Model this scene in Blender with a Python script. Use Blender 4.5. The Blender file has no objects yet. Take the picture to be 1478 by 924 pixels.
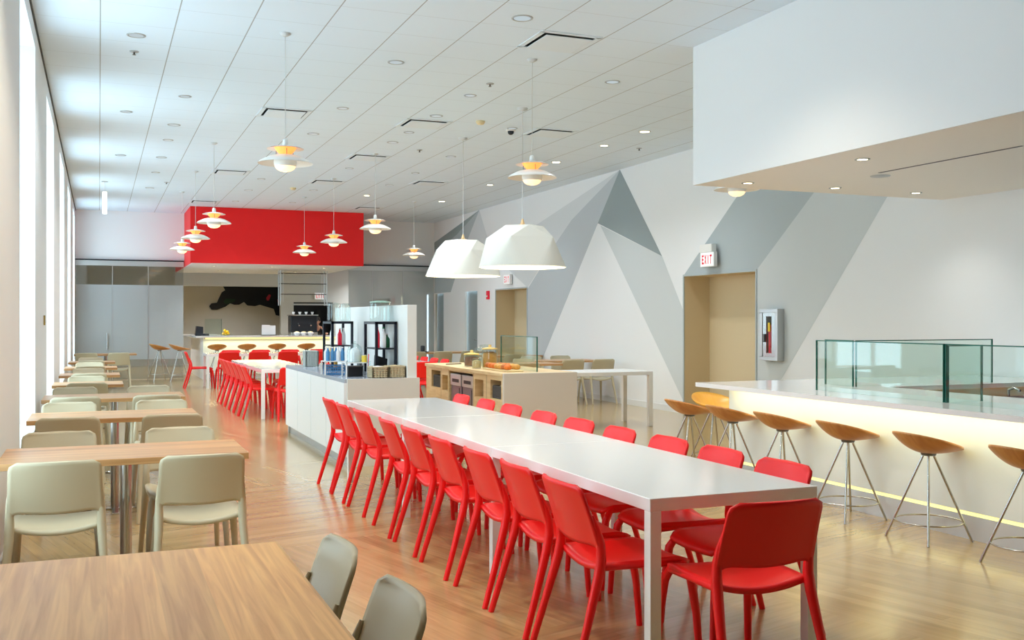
import bpy, bmesh, math, random
from mathutils import Vector, Matrix
random.seed(7)
PI = math.pi
C = bpy.context.scene.collection
SC = bpy.context.scene

# ---------------------------------------------------------------- camera
F, TH, EYE = 1457.0, math.atan(596/1457.0), 1.48
cam = bpy.data.objects.new('camera', bpy.data.cameras.new('camera')); C.objects.link(cam)
cam.location = (0, 0, EYE); cam.rotation_euler = (PI/2, 0, -TH)
cam.data.sensor_width = 36; cam.data.lens = F/1478*36; cam.data.shift_y = -1/1478
cam.data.clip_start = .05
SC.camera = cam
# ---------------------------------------------------------------- exposure
SC.view_settings.view_transform = 'Standard'; SC.view_settings.look = 'None'
SC.view_settings.exposure = -0.24; SC.view_settings.gamma = 1.0
SC.view_settings.use_curve_mapping = False
cy = SC.cycles
cy.max_bounces = 10; cy.diffuse_bounces = 6; cy.glossy_bounces = 4; cy.transmission_bounces = 8; cy.transparent_max_bounces = 24
cy.caustics_reflective = False; cy.caustics_refractive = False
cy.sample_clamp_indirect = 6.0; cy.use_denoising = True
# ---------------------------------------------------------------- sky (overcast daylight)
W = bpy.data.worlds.new('sky'); SC.world = W; W.use_nodes = True
bg = W.node_tree.nodes['Background']
bg.inputs[0].default_value = (.70, .88, 1.0, 1); bg.inputs[1].default_value = 7.4

XL, XR, YB, YF, ZC = -.53, 8.5, -3.2, 26.4, 4.12     # room shell
SOF = 2.78                                            # soffit height
WINDOWS = [(4.05, 5.95), (8.1, 10.0), (12.1, 14.0), (16.1, 18.0), (20.1, 22.0), (24.0, 25.8)]
WZ0, WZ1 = .55, 3.92

def add_light(name, kind, loc, energy, color=(1, 1, 1), size=.2, size_y=None, rot=(0, 0, 0), spot=None, blend=.6, portal=False, parent=None):
    L = bpy.data.lights.new(name, kind); L.energy = energy; L.color = color
    if kind == 'AREA':
        L.shape = 'RECTANGLE' if size_y else 'DISK'; L.size = size
        if size_y: L.size_y = size_y
        if portal: L.cycles.is_portal = True
    else: L.shadow_soft_size = size
    if spot: L.spot_size = spot; L.spot_blend = blend
    o = bpy.data.objects.new(name, L); C.objects.link(o); o.location = loc; o.rotation_euler = rot
    if parent: o.parent = parent
    return o
for a, b in WINDOWS:
    add_light('window_portal', 'AREA', (XL-.34, (a+b)/2, (WZ0+WZ1)/2), 1, size=WZ1-WZ0, size_y=b-a, rot=(0, -PI/2, 0), portal=True)
LAMP_E = 108.0          # ceiling downlights, W each
WARM = (1, .86, .68)

# ---------------------------------------------------------------- materials
def lin(c): return tuple(((v/255)/12.92 if v/255 <= .04045 else ((v/255+.055)/1.055)**2.4) for v in c)
def mat(name, rgb, rough=.5, metal=0, spec=.5, emit=None, es=0, coat=0, bump=0, bscale=200, alpha=1, trans=0, ior=1.45, var=0):
    m = bpy.data.materials.new(name); m.use_nodes = True
    nt = m.node_tree; b = nt.nodes['Principled BSDF']
    col = (*lin(rgb), 1)
    b.inputs['Base Color'].default_value = col
    b.inputs['Roughness'].default_value = rough; b.inputs['Metallic'].default_value = metal
    b.inputs['Specular IOR Level'].default_value = spec; b.inputs['IOR'].default_value = ior
    b.inputs['Coat Weight'].default_value = coat; b.inputs['Coat Roughness'].default_value = .08
    b.inputs['Transmission Weight'].default_value = trans
    b.inputs['Alpha'].default_value = alpha
    if emit: b.inputs['Emission Color'].default_value = (*lin(emit), 1); b.inputs['Emission Strength'].default_value = es
    if bump or var:
        tc = nt.nodes.new('ShaderNodeTexCoord'); n = nt.nodes.new('ShaderNodeTexNoise'); n.inputs['Scale'].default_value = bscale
        nt.links.new(tc.outputs['Object'], n.inputs['Vector'])
        if bump:
            bp = nt.nodes.new('ShaderNodeBump'); bp.inputs['Strength'].default_value = bump; bp.inputs['Distance'].default_value = .002
            nt.links.new(n.outputs['Fac'], bp.inputs['Height']); nt.links.new(bp.outputs[0], b.inputs['Normal'])
        if var:
            mx = nt.nodes.new('ShaderNodeMix'); mx.data_type = 'RGBA'
            mx.inputs[6].default_value = tuple(v*(1-var) for v in col[:3])+(1,); mx.inputs[7].default_value = tuple(min(1, v*(1+var)) for v in col[:3])+(1,)
            nt.links.new(n.outputs['Fac'], mx.inputs[0]); nt.links.new(mx.outputs[2], b.inputs['Base Color'])
    return m
def glassy(name, tint, refl=.08, rough=.02, frost=0, frost_col=(200, 205, 205)):
    m = bpy.data.materials.new(name); m.use_nodes = True; nt = m.node_tree; nt.nodes.clear()
    out = nt.nodes.new('ShaderNodeOutputMaterial'); tr = nt.nodes.new('ShaderNodeBsdfTransparent'); gl = nt.nodes.new('ShaderNodeBsdfGlossy')
    tr.inputs[0].default_value = (*lin(tint), 1); gl.inputs['Roughness'].default_value = rough
    lw = nt.nodes.new('ShaderNodeLayerWeight'); lw.inputs[0].default_value = .35
    mp = nt.nodes.new('ShaderNodeMapRange'); mp.inputs[3].default_value = refl; mp.inputs[4].default_value = min(1, refl+.55)
    nt.links.new(lw.outputs['Facing'], mp.inputs[0])
    pw = nt.nodes.new('ShaderNodeMath'); pw.operation = 'POWER'; pw.inputs[1].default_value = 3
    nt.links.new(lw.outputs['Facing'], pw.inputs[0]); nt.links.new(pw.outputs[0], mp.inputs[0])
    mx = nt.nodes.new('ShaderNodeMixShader'); nt.links.new(mp.outputs[0], mx.inputs[0])
    src = tr
    if frost:
        df = nt.nodes.new('ShaderNodeBsdfDiffuse'); df.inputs[0].default_value = (*lin(frost_col), 1)
        tl = nt.nodes.new('ShaderNodeBsdfTranslucent'); tl.inputs[0].default_value = (*lin(frost_col), 1)
        m1 = nt.nodes.new('ShaderNodeMixShader'); m1.inputs[0].default_value = .5
        nt.links.new(df.outputs[0], m1.inputs[1]); nt.links.new(tl.outputs[0], m1.inputs[2])
        m2 = nt.nodes.new('ShaderNodeMixShader'); m2.inputs[0].default_value = frost
        nt.links.new(tr.outputs[0], m2.inputs[1]); nt.links.new(m1.outputs[0], m2.inputs[2]); src = m2
    nt.links.new(src.outputs[0], mx.inputs[1]); nt.links.new(gl.outputs[0], mx.inputs[2]); nt.links.new(mx.outputs[0], out.inputs[0])
    return m
def wood(name, c1, c2, scale=(1, 12, 1), rough=.35, plank=None, coat=0, axis='Object'):
    """grain stretched along local x; optional plank width across y"""
    m = bpy.data.materials.new(name); m.use_nodes = True; nt = m.node_tree; b = nt.nodes['Principled BSDF']
    tc = nt.nodes.new('ShaderNodeTexCoord'); mp = nt.nodes.new('ShaderNodeMapping'); mp.inputs['Scale'].default_value = scale
    n = nt.nodes.new('ShaderNodeTexNoise'); n.inputs['Scale'].default_value = 3; n.inputs['Detail'].default_value = 7; n.inputs['Distortion'].default_value = .9
    nt.links.new(tc.outputs[axis], mp.inputs[0]); nt.links.new(mp.outputs[0], n.inputs['Vector'])
    cr = nt.nodes.new('ShaderNodeValToRGB'); cr.color_ramp.elements[0].position = .32; cr.color_ramp.elements[1].position = .7
    cr.color_ramp.elements[0].color = (*lin(c2), 1); cr.color_ramp.elements[1].color = (*lin(c1), 1)
    nt.links.new(n.outputs['Fac'], cr.inputs[0]); last = cr.outputs[0]
    if plank:
        sp = nt.nodes.new('ShaderNodeSeparateXYZ'); nt.links.new(tc.outputs[axis], sp.inputs[0])
        dv = nt.nodes.new('ShaderNodeMath'); dv.operation = 'DIVIDE'; dv.inputs[1].default_value = plank[1]
        nt.links.new(sp.outputs[plank[0]], dv.inputs[0])
        fl = nt.nodes.new('ShaderNodeMath'); fl.operation = 'FLOOR'; nt.links.new(dv.outputs[0], fl.inputs[0])
        wn = nt.nodes.new('ShaderNodeTexWhiteNoise'); wn.noise_dimensions = '1D'; nt.links.new(fl.outputs[0], wn.inputs['W'])
        mr = nt.nodes.new('ShaderNodeMapRange'); mr.inputs[3].default_value = .84; mr.inputs[4].default_value = 1.12
        nt.links.new(wn.outputs['Value'], mr.inputs[0])
        vm = nt.nodes.new('ShaderNodeVectorMath'); vm.operation = 'SCALE'
        nt.links.new(last, vm.inputs[0]); nt.links.new(mr.outputs[0], vm.inputs['Scale']); last = vm.outputs[0]
    nt.links.new(last, b.inputs['Base Color']); b.inputs['Roughness'].default_value = rough
    b.inputs['Coat Weight'].default_value = coat; b.inputs['Coat Roughness'].default_value = .12
    return m

def floor_material():
    m = bpy.data.materials.new('oak_parquet'); m.use_nodes = True; nt = m.node_tree; N = nt.nodes; L = nt.links; b = N['Principled BSDF']
    geo = N.new('ShaderNodeNewGeometry'); mp = N.new('ShaderNodeMapping'); mp.inputs['Rotation'].default_value = (0, 0, math.radians(-15)); mp.inputs['Location'].default_value = (40.3, 40.9, 0)
    L.new(geo.outputs['Position'], mp.inputs[0])
    sp = N.new('ShaderNodeSeparateXYZ'); L.new(mp.outputs[0], sp.inputs[0])
    def math_(op, a, bb=None):
        n = N.new('ShaderNodeMath'); n.operation = op
        for i, v in enumerate((a, bb)):
            if v is None: continue
            if isinstance(v, (int, float)): n.inputs[i].default_value = v
            else: L.new(v, n.inputs[i])
        return n.outputs[0]
    a, c = sp.outputs[0], sp.outputs[1]
    cell = 2.35
    fa, fb = math_('FLOOR', math_('DIVIDE', a, cell)), math_('FLOOR', math_('DIVIDE', c, cell))
    par = math_('MODULO', math_('ADD', fa, fb), 2.0)
    def mixv(x, y):
        return math_('ADD', math_('MULTIPLY', x, math_('SUBTRACT', 1.0, par)), math_('MULTIPLY', y, par))
    u, v = mixv(a, c), mixv(c, a)
    cb = N.new('ShaderNodeCombineXYZ'); L.new(u, cb.inputs[0]); L.new(v, cb.inputs[1])
    br = N.new('ShaderNodeTexBrick'); L.new(cb.outputs[0], br.inputs['Vector'])
    br.inputs['Scale'].default_value = 1; br.inputs['Brick Width'].default_value = 1.7; br.inputs['Row Height'].default_value = .083
    br.inputs['Mortar Size'].default_value = .0008; br.inputs['Mortar Smooth'].default_value = .3; br.offset = .37; br.squash = 1
    br.inputs['Color1'].default_value = (*lin((190, 163, 113)), 1); br.inputs['Color2'].default_value = (*lin((168, 140, 92)), 1)
    br.inputs['Mortar'].default_value = (*lin((158, 130, 86)), 1)
    m2 = N.new('ShaderNodeMapping'); m2.inputs['Scale'].default_value = (1.2, 16, 1); L.new(cb.outputs[0], m2.inputs[0])
    n = N.new('ShaderNodeTexNoise'); n.inputs['Scale'].default_value = 2.2; n.inputs['Detail'].default_value = 6; n.inputs['Distortion'].default_value = .6; L.new(m2.outputs[0], n.inputs['Vector'])
    mr = N.new('ShaderNodeMapRange'); mr.inputs[1].default_value = .3; mr.inputs[2].default_value = .7; mr.inputs[3].default_value = .86; mr.inputs[4].default_value = 1.1; L.new(n.outputs['Fac'], mr.inputs[0])
    vm = N.new('ShaderNodeVectorMath'); vm.operation = 'SCALE'; L.new(br.outputs['Color'], vm.inputs[0]); L.new(mr.outputs[0], vm.inputs['Scale'])
    L.new(vm.outputs[0], b.inputs['Base Color']); b.inputs['Roughness'].default_value = .24; b.inputs['Specular IOR Level'].default_value = .7; b.inputs['Coat Weight'].default_value = .5; b.inputs['Coat Roughness'].default_value = .16
    return m

def ceiling_material():
    m = bpy.data.materials.new('ceiling_tiles'); m.use_nodes = True; nt = m.node_tree; N = nt.nodes; L = nt.links; b = N['Principled BSDF']
    geo = N.new('ShaderNodeNewGeometry'); sp = N.new('ShaderNodeSeparateXYZ'); L.new(geo.outputs['Position'], sp.inputs[0])
    def line(out, off, per, w):
        s = N.new('ShaderNodeMath'); s.operation = 'ADD'; s.inputs[1].default_value = 100*per-off+w/2; L.new(out, s.inputs[0])
        d = N.new('ShaderNodeMath'); d.operation = 'DIVIDE'; d.inputs[1].default_value = per; L.new(s.outputs[0], d.inputs[0])
        f = N.new('ShaderNodeMath'); f.operation = 'FRACT'; L.new(d.outputs[0], f.inputs[0])
        g = N.new('ShaderNodeMath'); g.operation = 'LESS_THAN'; g.inputs[1].default_value = w/per; L.new(f.outputs[0], g.inputs[0])
        return g.outputs[0]
    l1 = line(sp.outputs[0], .01, .6255, .011); l2 = line(sp.outputs[1], 8.42, .6175, .006)
    s2 = N.new('ShaderNodeMath'); s2.operation = 'MULTIPLY'; s2.inputs[1].default_value = .5; L.new(l2, s2.inputs[0])
    mx_ = N.new('ShaderNodeMath'); mx_.operation = 'MAXIMUM'; L.new(l1, mx_.inputs[0]); L.new(s2.outputs[0], mx_.inputs[1])
    mx = N.new('ShaderNodeMix'); mx.data_type = 'RGBA'; mx.inputs[6].default_value = (*lin((224, 238, 250)), 1); mx.inputs[7].default_value = (*lin((166, 172, 175)), 1)
    L.new(mx_.outputs[0], mx.inputs[0]); L.new(mx.outputs[2], b.inputs['Base Color'])
    b.inputs['Roughness'].default_value = .8
    return m

MT = {}
MT['floor'] = floor_material(); MT['ceiling'] = ceiling_material()
MT['wall'] = mat('white_paint', (234, 236, 237), .7, bump=.05, bscale=60)
MT['backwall'] = mat('brown_paint', (140, 108, 76), .7)
MT['soffit'] = mat('soffit_paint', (244, 240, 232), .7)
MT['m_dark'] = mat('mural_slate', (146, 158, 160), .65); MT['m_mid'] = mat('mural_grey', (188, 195, 199), .65)
MT['m_light'] = mat('mural_pale_grey', (214, 218, 220), .65); MT['m_par'] = mat('mural_blue_grey', (176, 186, 189), .65)
MT['m_pale'] = mat('mural_soft_grey', (205, 211, 212), .65)
MT['beige'] = mat('beige_paint', (214, 196, 160), .7); MT['doorgrey'] = mat('grey_door_paint', (128, 138, 138), .5)
MT['base'] = mat('baseboard_paint', (225, 228, 228), .5)
MT['redwall'] = mat('red_paint', (244, 22, 26), .5); MT['kwall'] = mat('kitchen_grey_paint', (190, 190, 186), .7)
MT['red'] = mat('red_plastic', (238, 20, 22), .38, bump=.04, bscale=700); MT['grey'] = mat('stone_grey_plastic', (190, 180, 152), .42, bump=.04, bscale=700)
MT['whitetop'] = mat('white_lacquer', (238, 238, 238), .12, coat=.4); MT['white'] = mat('white_satin', (236, 236, 236), .3)
MT['quartz'] = mat('white_quartz', (228, 230, 232), .12, bump=.02, var=.03, bscale=90)
MT['oak'] = wood('oak_tabletop', (212, 168, 116), (176, 126, 78), (.35, 7, 7), .32, plank=(1, .11)); MT['oakL'] = wood('oak_tabletop_lengthwise', (240, 190, 116), (204, 146, 78), (13, .5, 13), .3, plank=(0, .13))
MT['maple'] = wood('maple_veneer', (232, 206, 160), (214, 182, 132), (1, 1, 6), .4); MT['stoolwood'] = wood('beech_shell', (206, 148, 84), (184, 120, 62), (1.5, 6, 1), .32)
MT['stoolpale'] = wood('golden_shell', (240, 180, 70), (226, 160, 52), (1.5, 6, 1), .32)
MT['steel'] = mat('brushed_steel', (190, 190, 188), .22, 1); MT['alu'] = mat('aluminium', (200, 202, 203), .35, .9); MT['darksteel'] = mat('dark_steel', (110, 112, 112), .3, .9)
MT['black'] = mat('black_paint', (18, 22, 28), .4); MT['navyblack'] = mat('black_frame', (14, 20, 34), .35); MT['plinth'] = mat('plinth_metal', (214, 222, 232), .25, .15)
MT['glow'] = mat('backlit_panel', (226, 236, 238), .35, emit=(255, 250, 224), es=.12)
MT['strip'] = mat('light_strip', (255, 240, 170), .5, emit=(255, 246, 150), es=1.3)
MT['glass'] = glassy('shield_glass', (246, 253, 251), .05); MT['glassedge'] = mat('glass_edge', (12, 96, 82), .15); MT['clear'] = glassy('clear_glass', (240, 247, 246), .1)
MT['window'] = glassy('window_glass', (248, 252, 252), .04)
MT['frost'] = glassy('frosted_film', (220, 224, 224), .1, .25, frost=.72, frost_col=(228, 233, 235)); MT['partition'] = glassy('partition_glass', (232, 236, 236), .06, .03, frost=.08, frost_col=(190, 194, 194))
MT['partition_r'] = glassy('tinted_partition_glass', (190, 198, 198), .2, .02, frost=.7, frost_col=(222, 226, 226))
MT['ventwhite'] = mat('vent_white', (224, 235, 243), .6)
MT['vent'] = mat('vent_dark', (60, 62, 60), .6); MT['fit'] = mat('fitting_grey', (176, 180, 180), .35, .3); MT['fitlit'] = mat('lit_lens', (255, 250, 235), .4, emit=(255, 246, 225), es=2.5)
MT['lens'] = mat('reflector', (200, 206, 208), .5, .0, emit=(235, 242, 245), es=.3)
MT['lamp'] = mat('lamp_white', (238, 238, 234), .35); MT['lampin'] = mat('lamp_orange_inside', (250, 170, 90), .5, emit=(255, 170, 84), es=1.1); MT['bulb'] = mat('lamp_glow', (255, 240, 215), .5, emit=(255, 214, 160), es=1.25)
MT['dome'] = mat('dome_plaster', (210, 209, 200), .6); MT['domein'] = mat('dome_inside', (255, 250, 235), .6, emit=(255, 244, 216), es=1.1)
MT['exitw'] = mat('sign_face', (246, 246, 246), .4, emit=(255, 255, 255), es=.35); MT['exitr'] = mat('sign_red', (204, 26, 50), .4, emit=(204, 26, 50), es=.35)
MT['cord'] = mat('cord_white', (205, 208, 208), .5); MT['basket'] = mat('wicker', (176, 160, 128), .8, bump=.8, bscale=120, var=.25)
MT['darkbasket'] = mat('dark_wicker', (84, 80, 78), .8, bump=.8, bscale=120, var=.3)

# ---------------------------------------------------------------- mesh helpers
class MB:
    def __init__(s): s.v = []; s.f = []; s.mi = []; s.sm = []
    def add(s, vs, fs, mi=0, smooth=False):
        o = len(s.v); s.v += [tuple(p) for p in vs]
        for f in fs: s.f.append([i+o for i in f]); s.mi.append(mi); s.sm.append(smooth)
        return s
    def box(s, x0, x1, y0, y1, z0, z1, mi=0):
        v = [(x, y, z) for z in (z0, z1) for y in (y0, y1) for x in (x0, x1)]
        return s.add(v, [(0, 2, 3, 1), (4, 5, 7, 6), (0, 1, 5, 4), (2, 6, 7, 3), (0, 4, 6, 2), (1, 3, 7, 5)], mi)
    def tube(s, path, r, n=10, mi=0, caps=True, sq=1.0):
        P = [Vector(p) for p in path]; R = r if isinstance(r, (list, tuple)) else [r]*len(P); vs = []
        up = None
        for i, p in enumerate(P):
            t = (P[min(i+1, len(P)-1)]-P[max(i-1, 0)]).normalized()
            if up is None: up = Vector((0, 0, 1)) if abs(t.z) < .9 else Vector((0, 1, 0))
            a = t.cross(up).normalized(); b = a.cross(t).normalized(); up = b
            for k in range(n):
                an = 2*PI*k/n; vs.append(p+a*math.cos(an)*R[i]*sq+b*math.sin(an)*R[i])
        fs = [(i*n+k, i*n+(k+1) % n, (i+1)*n+(k+1) % n, (i+1)*n+k) for i in range(len(P)-1) for k in range(n)]
        s.add(vs, fs, mi, True)
        if caps:
            s.add(vs[:n], [tuple(range(n))[::-1]], mi); s.add(vs[-n:], [tuple(range(n))], mi)
        return s
    def lathe(s, prof, n=24, c=(0, 0, 0), mi=0, smooth=True, sx=1, sy=1):
        vs = [(c[0]+r*math.cos(2*PI*k/n)*sx, c[1]+r*math.sin(2*PI*k/n)*sy, c[2]+z) for r, z in prof for k in range(n)]
        fs = [(i*n+k, i*n+(k+1) % n, (i+1)*n+(k+1) % n, (i+1)*n+k) for i in range(len(prof)-1) for k in range(n)]
        s.add(vs, fs, mi, smooth)
        for i, fl in ((0, 1), (len(prof)-1, 0)):
            if prof[i][0] > 1e-4: s.add(vs[i*n:(i+1)*n], [tuple(range(n))[::-1] if fl else tuple(range(n))], mi)
        return s
    def grid(s, fn, nu, nv, thick, mi=0, closed=True):
        """fn(u,v)->Vector, thickened along the normal"""
        P = [[Vector(fn(i/nu, j/nv)) for j in range(nv+1)] for i in range(nu+1)]
        def nrm(i, j):
            a = P[min(i+1, nu)][j]-P[max(i-1, 0)][j]; b = P[i][min(j+1, nv)]-P[i][max(j-1, 0)]
            q = a.cross(b); return q.normalized() if q.length > 1e-9 else Vector((0, 0, 1))
        A = [P[i][j]+nrm(i, j)*thick/2 for i in range(nu+1) for j in range(nv+1)]
        B = [P[i][j]-nrm(i, j)*thick/2 for i in range(nu+1) for j in range(nv+1)]
        w = nv+1; n = len(A)
        fs = []
        for i in range(nu):
            for j in range(nv):
                q = (i*w+j, (i+1)*w+j, (i+1)*w+j+1, i*w+j+1); fs.append(q); fs.append(tuple(k+n for k in q[::-1]))
        edge = [(i, 0) for i in range(nu+1)]+[(nu, j) for j in range(1, nv+1)]+[(i, nv) for i in range(nu-1, -1, -1)]+[(0, j) for j in range(nv-1, 0, -1)]
        ids = [i*w+j for i, j in edge]
        for k in range(len(ids)):
            a, b = ids[k], ids[(k+1) % len(ids)]; fs.append((b, a, a+n, b+n))
        return s.add(A+B, fs, mi, True)
    def prism(s, poly, fn, d0, d1, mi=0):
        """poly list of 2D, fn(a,b,d)->3D"""
        n = len(poly); vs = [fn(a, b, d0) for a, b in poly]+[fn(a, b, d1) for a, b in poly]
        return s.add(vs, [tuple(range(n))[::-1], tuple(range(n, 2*n))]+[(i, (i+1) % n, (i+1) % n+n, i+n) for i in range(n)], mi)
    def hull(s, pts, mi=0):
        bm = bmesh.new()
        for p in pts: bm.verts.new(p)
        r = bmesh.ops.convex_hull(bm, input=bm.verts)
        bm.verts.index_update(); bm.normal_update()
        vs = [v.co.copy() for v in bm.verts]; fs = [[v.index for v in f.verts] for f in bm.faces]; bm.free()
        return s.add(vs, fs, mi)
    def build(s, name, mats, parent=None, loc=(0, 0, 0), rz=0, bevel=0, fix=True):
        me = bpy.data.meshes.new(name); me.from_pydata(s.v, [], s.f)
        if not isinstance(mats, (list, tuple)): mats = [mats]
        for m in mats: me.materials.append(MT[m] if isinstance(m, str) else m)
        for p, mi, sm in zip(me.polygons, s.mi, s.sm): p.material_index = mi; p.use_smooth = sm
        if fix:
            bm = bmesh.new(); bm.from_mesh(me); bmesh.ops.recalc_face_normals(bm, faces=bm.faces); bm.to_mesh(me); bm.free()
        me.update()
        o = bpy.data.objects.new(name, me); C.objects.link(o); o.location = loc; o.rotation_euler = (0, 0, rz)
        if parent: o.parent = parent
        if bevel:
            md = o.modifiers.new('bevel', 'BEVEL'); md.width = bevel; md.segments = 2; md.limit_method = 'ANGLE'
        return o
def box(name, m, d, parent=None, bevel=0): return MB().box(*d).build(name, m, parent, bevel=bevel)
def tag(o, label, cat, group=None):
    o['label'] = label; o['category'] = cat
    if group: o['group'] = group
    return o
def thing(name, label, cat, loc=(0, 0, 0), rz=0, group=None):
    o = bpy.data.objects.new(name, None); C.objects.link(o); o.location = loc; o.rotation_euler = (0, 0, rz); o.empty_display_size = .1
    return tag(o, label, cat, group)
def struct(o): o['kind'] = 'structure'; return o
def dup(root, loc, rz, label, group=None):
    r = root.copy(); C.objects.link(r); r.location = loc; r.rotation_euler = (0, 0, rz); r['label'] = label
    if group: r['group'] = group
    def rec(src, dst):
        for ch in list(src.children):
            c = ch.copy(); C.objects.link(c); c.parent = dst; rec(ch, c)
    rec(root, r); return r
used = set()
def place(proto, loc, rz, label, group=None):
    if proto.name not in used:
        used.add(proto.name); proto.location = loc; proto.rotation_euler = (0, 0, rz); proto['label'] = label
        if group: proto['group'] = group
        return proto
    return dup(proto, loc, rz, label, group)
ORD = ['nearest', 'second', 'third', 'fourth', 'fifth', 'sixth', 'seventh', 'eighth', 'ninth', 'tenth', 'eleventh', 'twelfth', 'thirteenth']

def rect_with_holes(mb, a0, a1, b0, b1, holes, fn, mi=0):
    A = sorted({a0, a1, *[h[i] for h in holes for i in (0, 1)]}); B = sorted({b0, b1, *[h[i] for h in holes for i in (2, 3)]})
    A = [a for a in A if a0 <= a <= a1]; B = [b for b in B if b0 <= b <= b1]
    for i in range(len(A)-1):
        for j in range(len(B)-1):
            ca, cb = (A[i]+A[i+1])/2, (B[j]+B[j+1])/2
            if any(h[0] < ca < h[1] and h[2] < cb < h[3] for h in holes): continue
            mb.add([fn(A[i], B[j]), fn(A[i+1], B[j]), fn(A[i+1], B[j+1]), fn(A[i], B[j+1])], [(0, 1, 2, 3)], mi)

# ================================================================ ROOM SHELL
struct(box('floor', 'floor', (XL-.5, 11.5, YB-.2, 36, -.1, 0)))
DIFF = [(3.75, 8.42), (1.89, 12.75), (3.75, 12.75), (5.6, 12.72), (3.75, 15.82), (1.88, 18.36), (5.6, 18.4), (3.75, 19.0), (1.88, 23.3), (5.6, 23.2)]
DS = .6
mb = MB(); rect_with_holes(mb, XL-.4, 11.5, YB-.2, YF+.3, [(x+.02, x+.02+.56, y+.02, y+.02+.56) for x, y in DIFF], lambda a, b: (a, b, ZC))
struct(mb.build('ceiling', 'ceiling', fix=False))
struct(box('ceiling_slab', 'wall', (XL-.5, 11.5, YB-.2, YF+.3, ZC+.25, ZC+.35)))
# left wall with deep window openings
mb = MB(); T = .36
edges = [YB]+[v for w in WINDOWS for v in w]+[YF+.2]
for k in range(0, len(edges), 2): mb.box(XL-T, XL, edges[k], edges[k+1], 0, ZC)
for a, b in WINDOWS: mb.box(XL-T, XL, a, b, 0, WZ0-.03); mb.box(XL-T, XL, a, b, WZ1, ZC)
struct(mb.build('wall_left', 'wall'))
for i, (a, b) in enumerate(WINDOWS):
    w = MB(); x0, x1 = XL-T+.02, XL-T+.07
    for (ya, yb) in ((a, a+.06), (b-.06, b), ((a+b)/2-.03, (a+b)/2+.03)): w.box(x0, x1, ya, yb, WZ0, WZ1)
    for z in (WZ0, WZ1-.06, 2.7): w.box(x0, x1, a, b, z, z+.06)
    wo = struct(w.build('window_%d' % (i+1), 'white'))
    box('pane', 'window', (x0+.02, x0+.028, a+.03, b-.03, WZ0+.03, WZ1-.03), wo)
    box('window_sill', 'white', (XL-T+.02, XL+.03, a-.0, b+.0, WZ0-.03, WZ0), wo)
# thin dark strip coloured as the shade of a reveal where left wall meets ceiling
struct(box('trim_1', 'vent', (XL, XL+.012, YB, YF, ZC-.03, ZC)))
# right wall with openings and painted mural
DOORS = [(11.77, 13.63, 2.15), (19.92, 21.75, 2.15), (23.0, 23.9, 2.17), (25.6, 26.3, 2.17)]
mb = MB()
rect_with_holes(mb, YB, YF+.2, 0, ZC, [(a, b, -1, z) for a, b, z in DOORS], lambda y, z: (XR, y, z))
def mural(poly, mi, e): mb.add([(XR-e, y, z) for y, z in poly], [tuple(range(len(poly)))], mi)
mural([(15.75, 4.12), (16.6, 3.25), (14.31, 2.51)], 1, .003)
mural([(15.75, 4.12), (17.72, 3.41), (18.43, 3.02), (19.84, 2.16), (19.9, 2.13), (19.9, 0), (19.75, 0), (16.6, 3.25)], 2, .002)
mural([(15.75, 4.12), (19.6, 3.43), (21.0, 2.6), (19.9, 2.16), (18.43, 3.02), (17.72, 3.41)], 3, .002)
mural([(16.5, 3.2), (14.31, 2.51), (13.65, 1.6), (13.65, .18)], 5, .002)
mural([(13.65, 2.17), (11.75, 2.17), (9.22, 4.12), (11.07, 4.12)], 4, .002)
mural([(11.75, 2.17), (9.22, 4.12), (8.16, 4.12), (11.75, .05)], 5, .002)
mural([(22.86, 4.12), (26.39, 3.58), (26.39, 3.25), (24.49, 3.66)], 1, .003)
mural([(22.86, 4.12), (24.49, 3.66), (26.39, 3.25), (26.39, 2.19), (25.0, 2.19), (23.9, 3.3)], 4, .002)
mural([(22.86, 4.12), (23.9, 3.3), (23.1, 2.8), (22.3, 3.4)], 3, .002)
struct(mb.build('wall_right', ['wall', 'm_dark', 'm_mid', 'm_light', 'm_par', 'm_pale'], fix=False))
# recesses behind the openings
for i, (a, b, z) in enumerate(DOORS[:2]):
    m_ = MB(); d = .46
    e_ = XR+.003; m_.box(e_, XR+d, b, b+.1, 0, z); m_.box(e_, XR+d, a-.1, a, 0, z); m_.box(XR+d, XR+d+.1, a-.1, b+.1, 0, z+.02); m_.box(e_, XR+d, a-.1, b+.1, z, z+.1)
    struct(m_.build('wall_alcove_%s' % ('near' if i == 0 else 'far'), 'beige'))
    t_ = MB(); t_.box(XR-.014, XR-.001, a-.03, a-.001, 0, z+.03); t_.box(XR-.014, XR-.001, b+.001, b+.03, 0, z+.03); t_.box(XR-.014, XR-.001, a-.001, b+.001, z+.001, z+.03)
    struct(t_.build('trim_%d' % (i+2), 'm_par'))
for i, (a, b, z) in enumerate(DOORS[2:]):
    d_ = struct(MB().box(XR+.06, XR+.11, a-.02, b+.02, 0, z+.02).build('door_%d' % (i+1), 'doorgrey'))
    MB().tube([(XR+.05, a+.1, .98), (XR+.01, a+.1, .98), (XR+.01, a+.22, .98)], .01, 8).build('door_handle', 'steel', d_)
def bb(name, segs, m='base'):
    q = MB()
    for s_ in segs: q.box(*s_)
    return struct(q.build(name, m))
bb('baseboard_right', [(XR-.014, XR, a, b, 0, .1) for a, b in ((YB, 11.74), (13.66, 19.88), (21.78, 22.98), (23.92, 25.58))])
bb('baseboard_left', [(XL, XL+.014, YB, YF, 0, .1)])
struct(box('wall_back', MT['backwall'], (XL-.4, XR+.2, YB-.15, YB, 0, ZC)))
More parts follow.
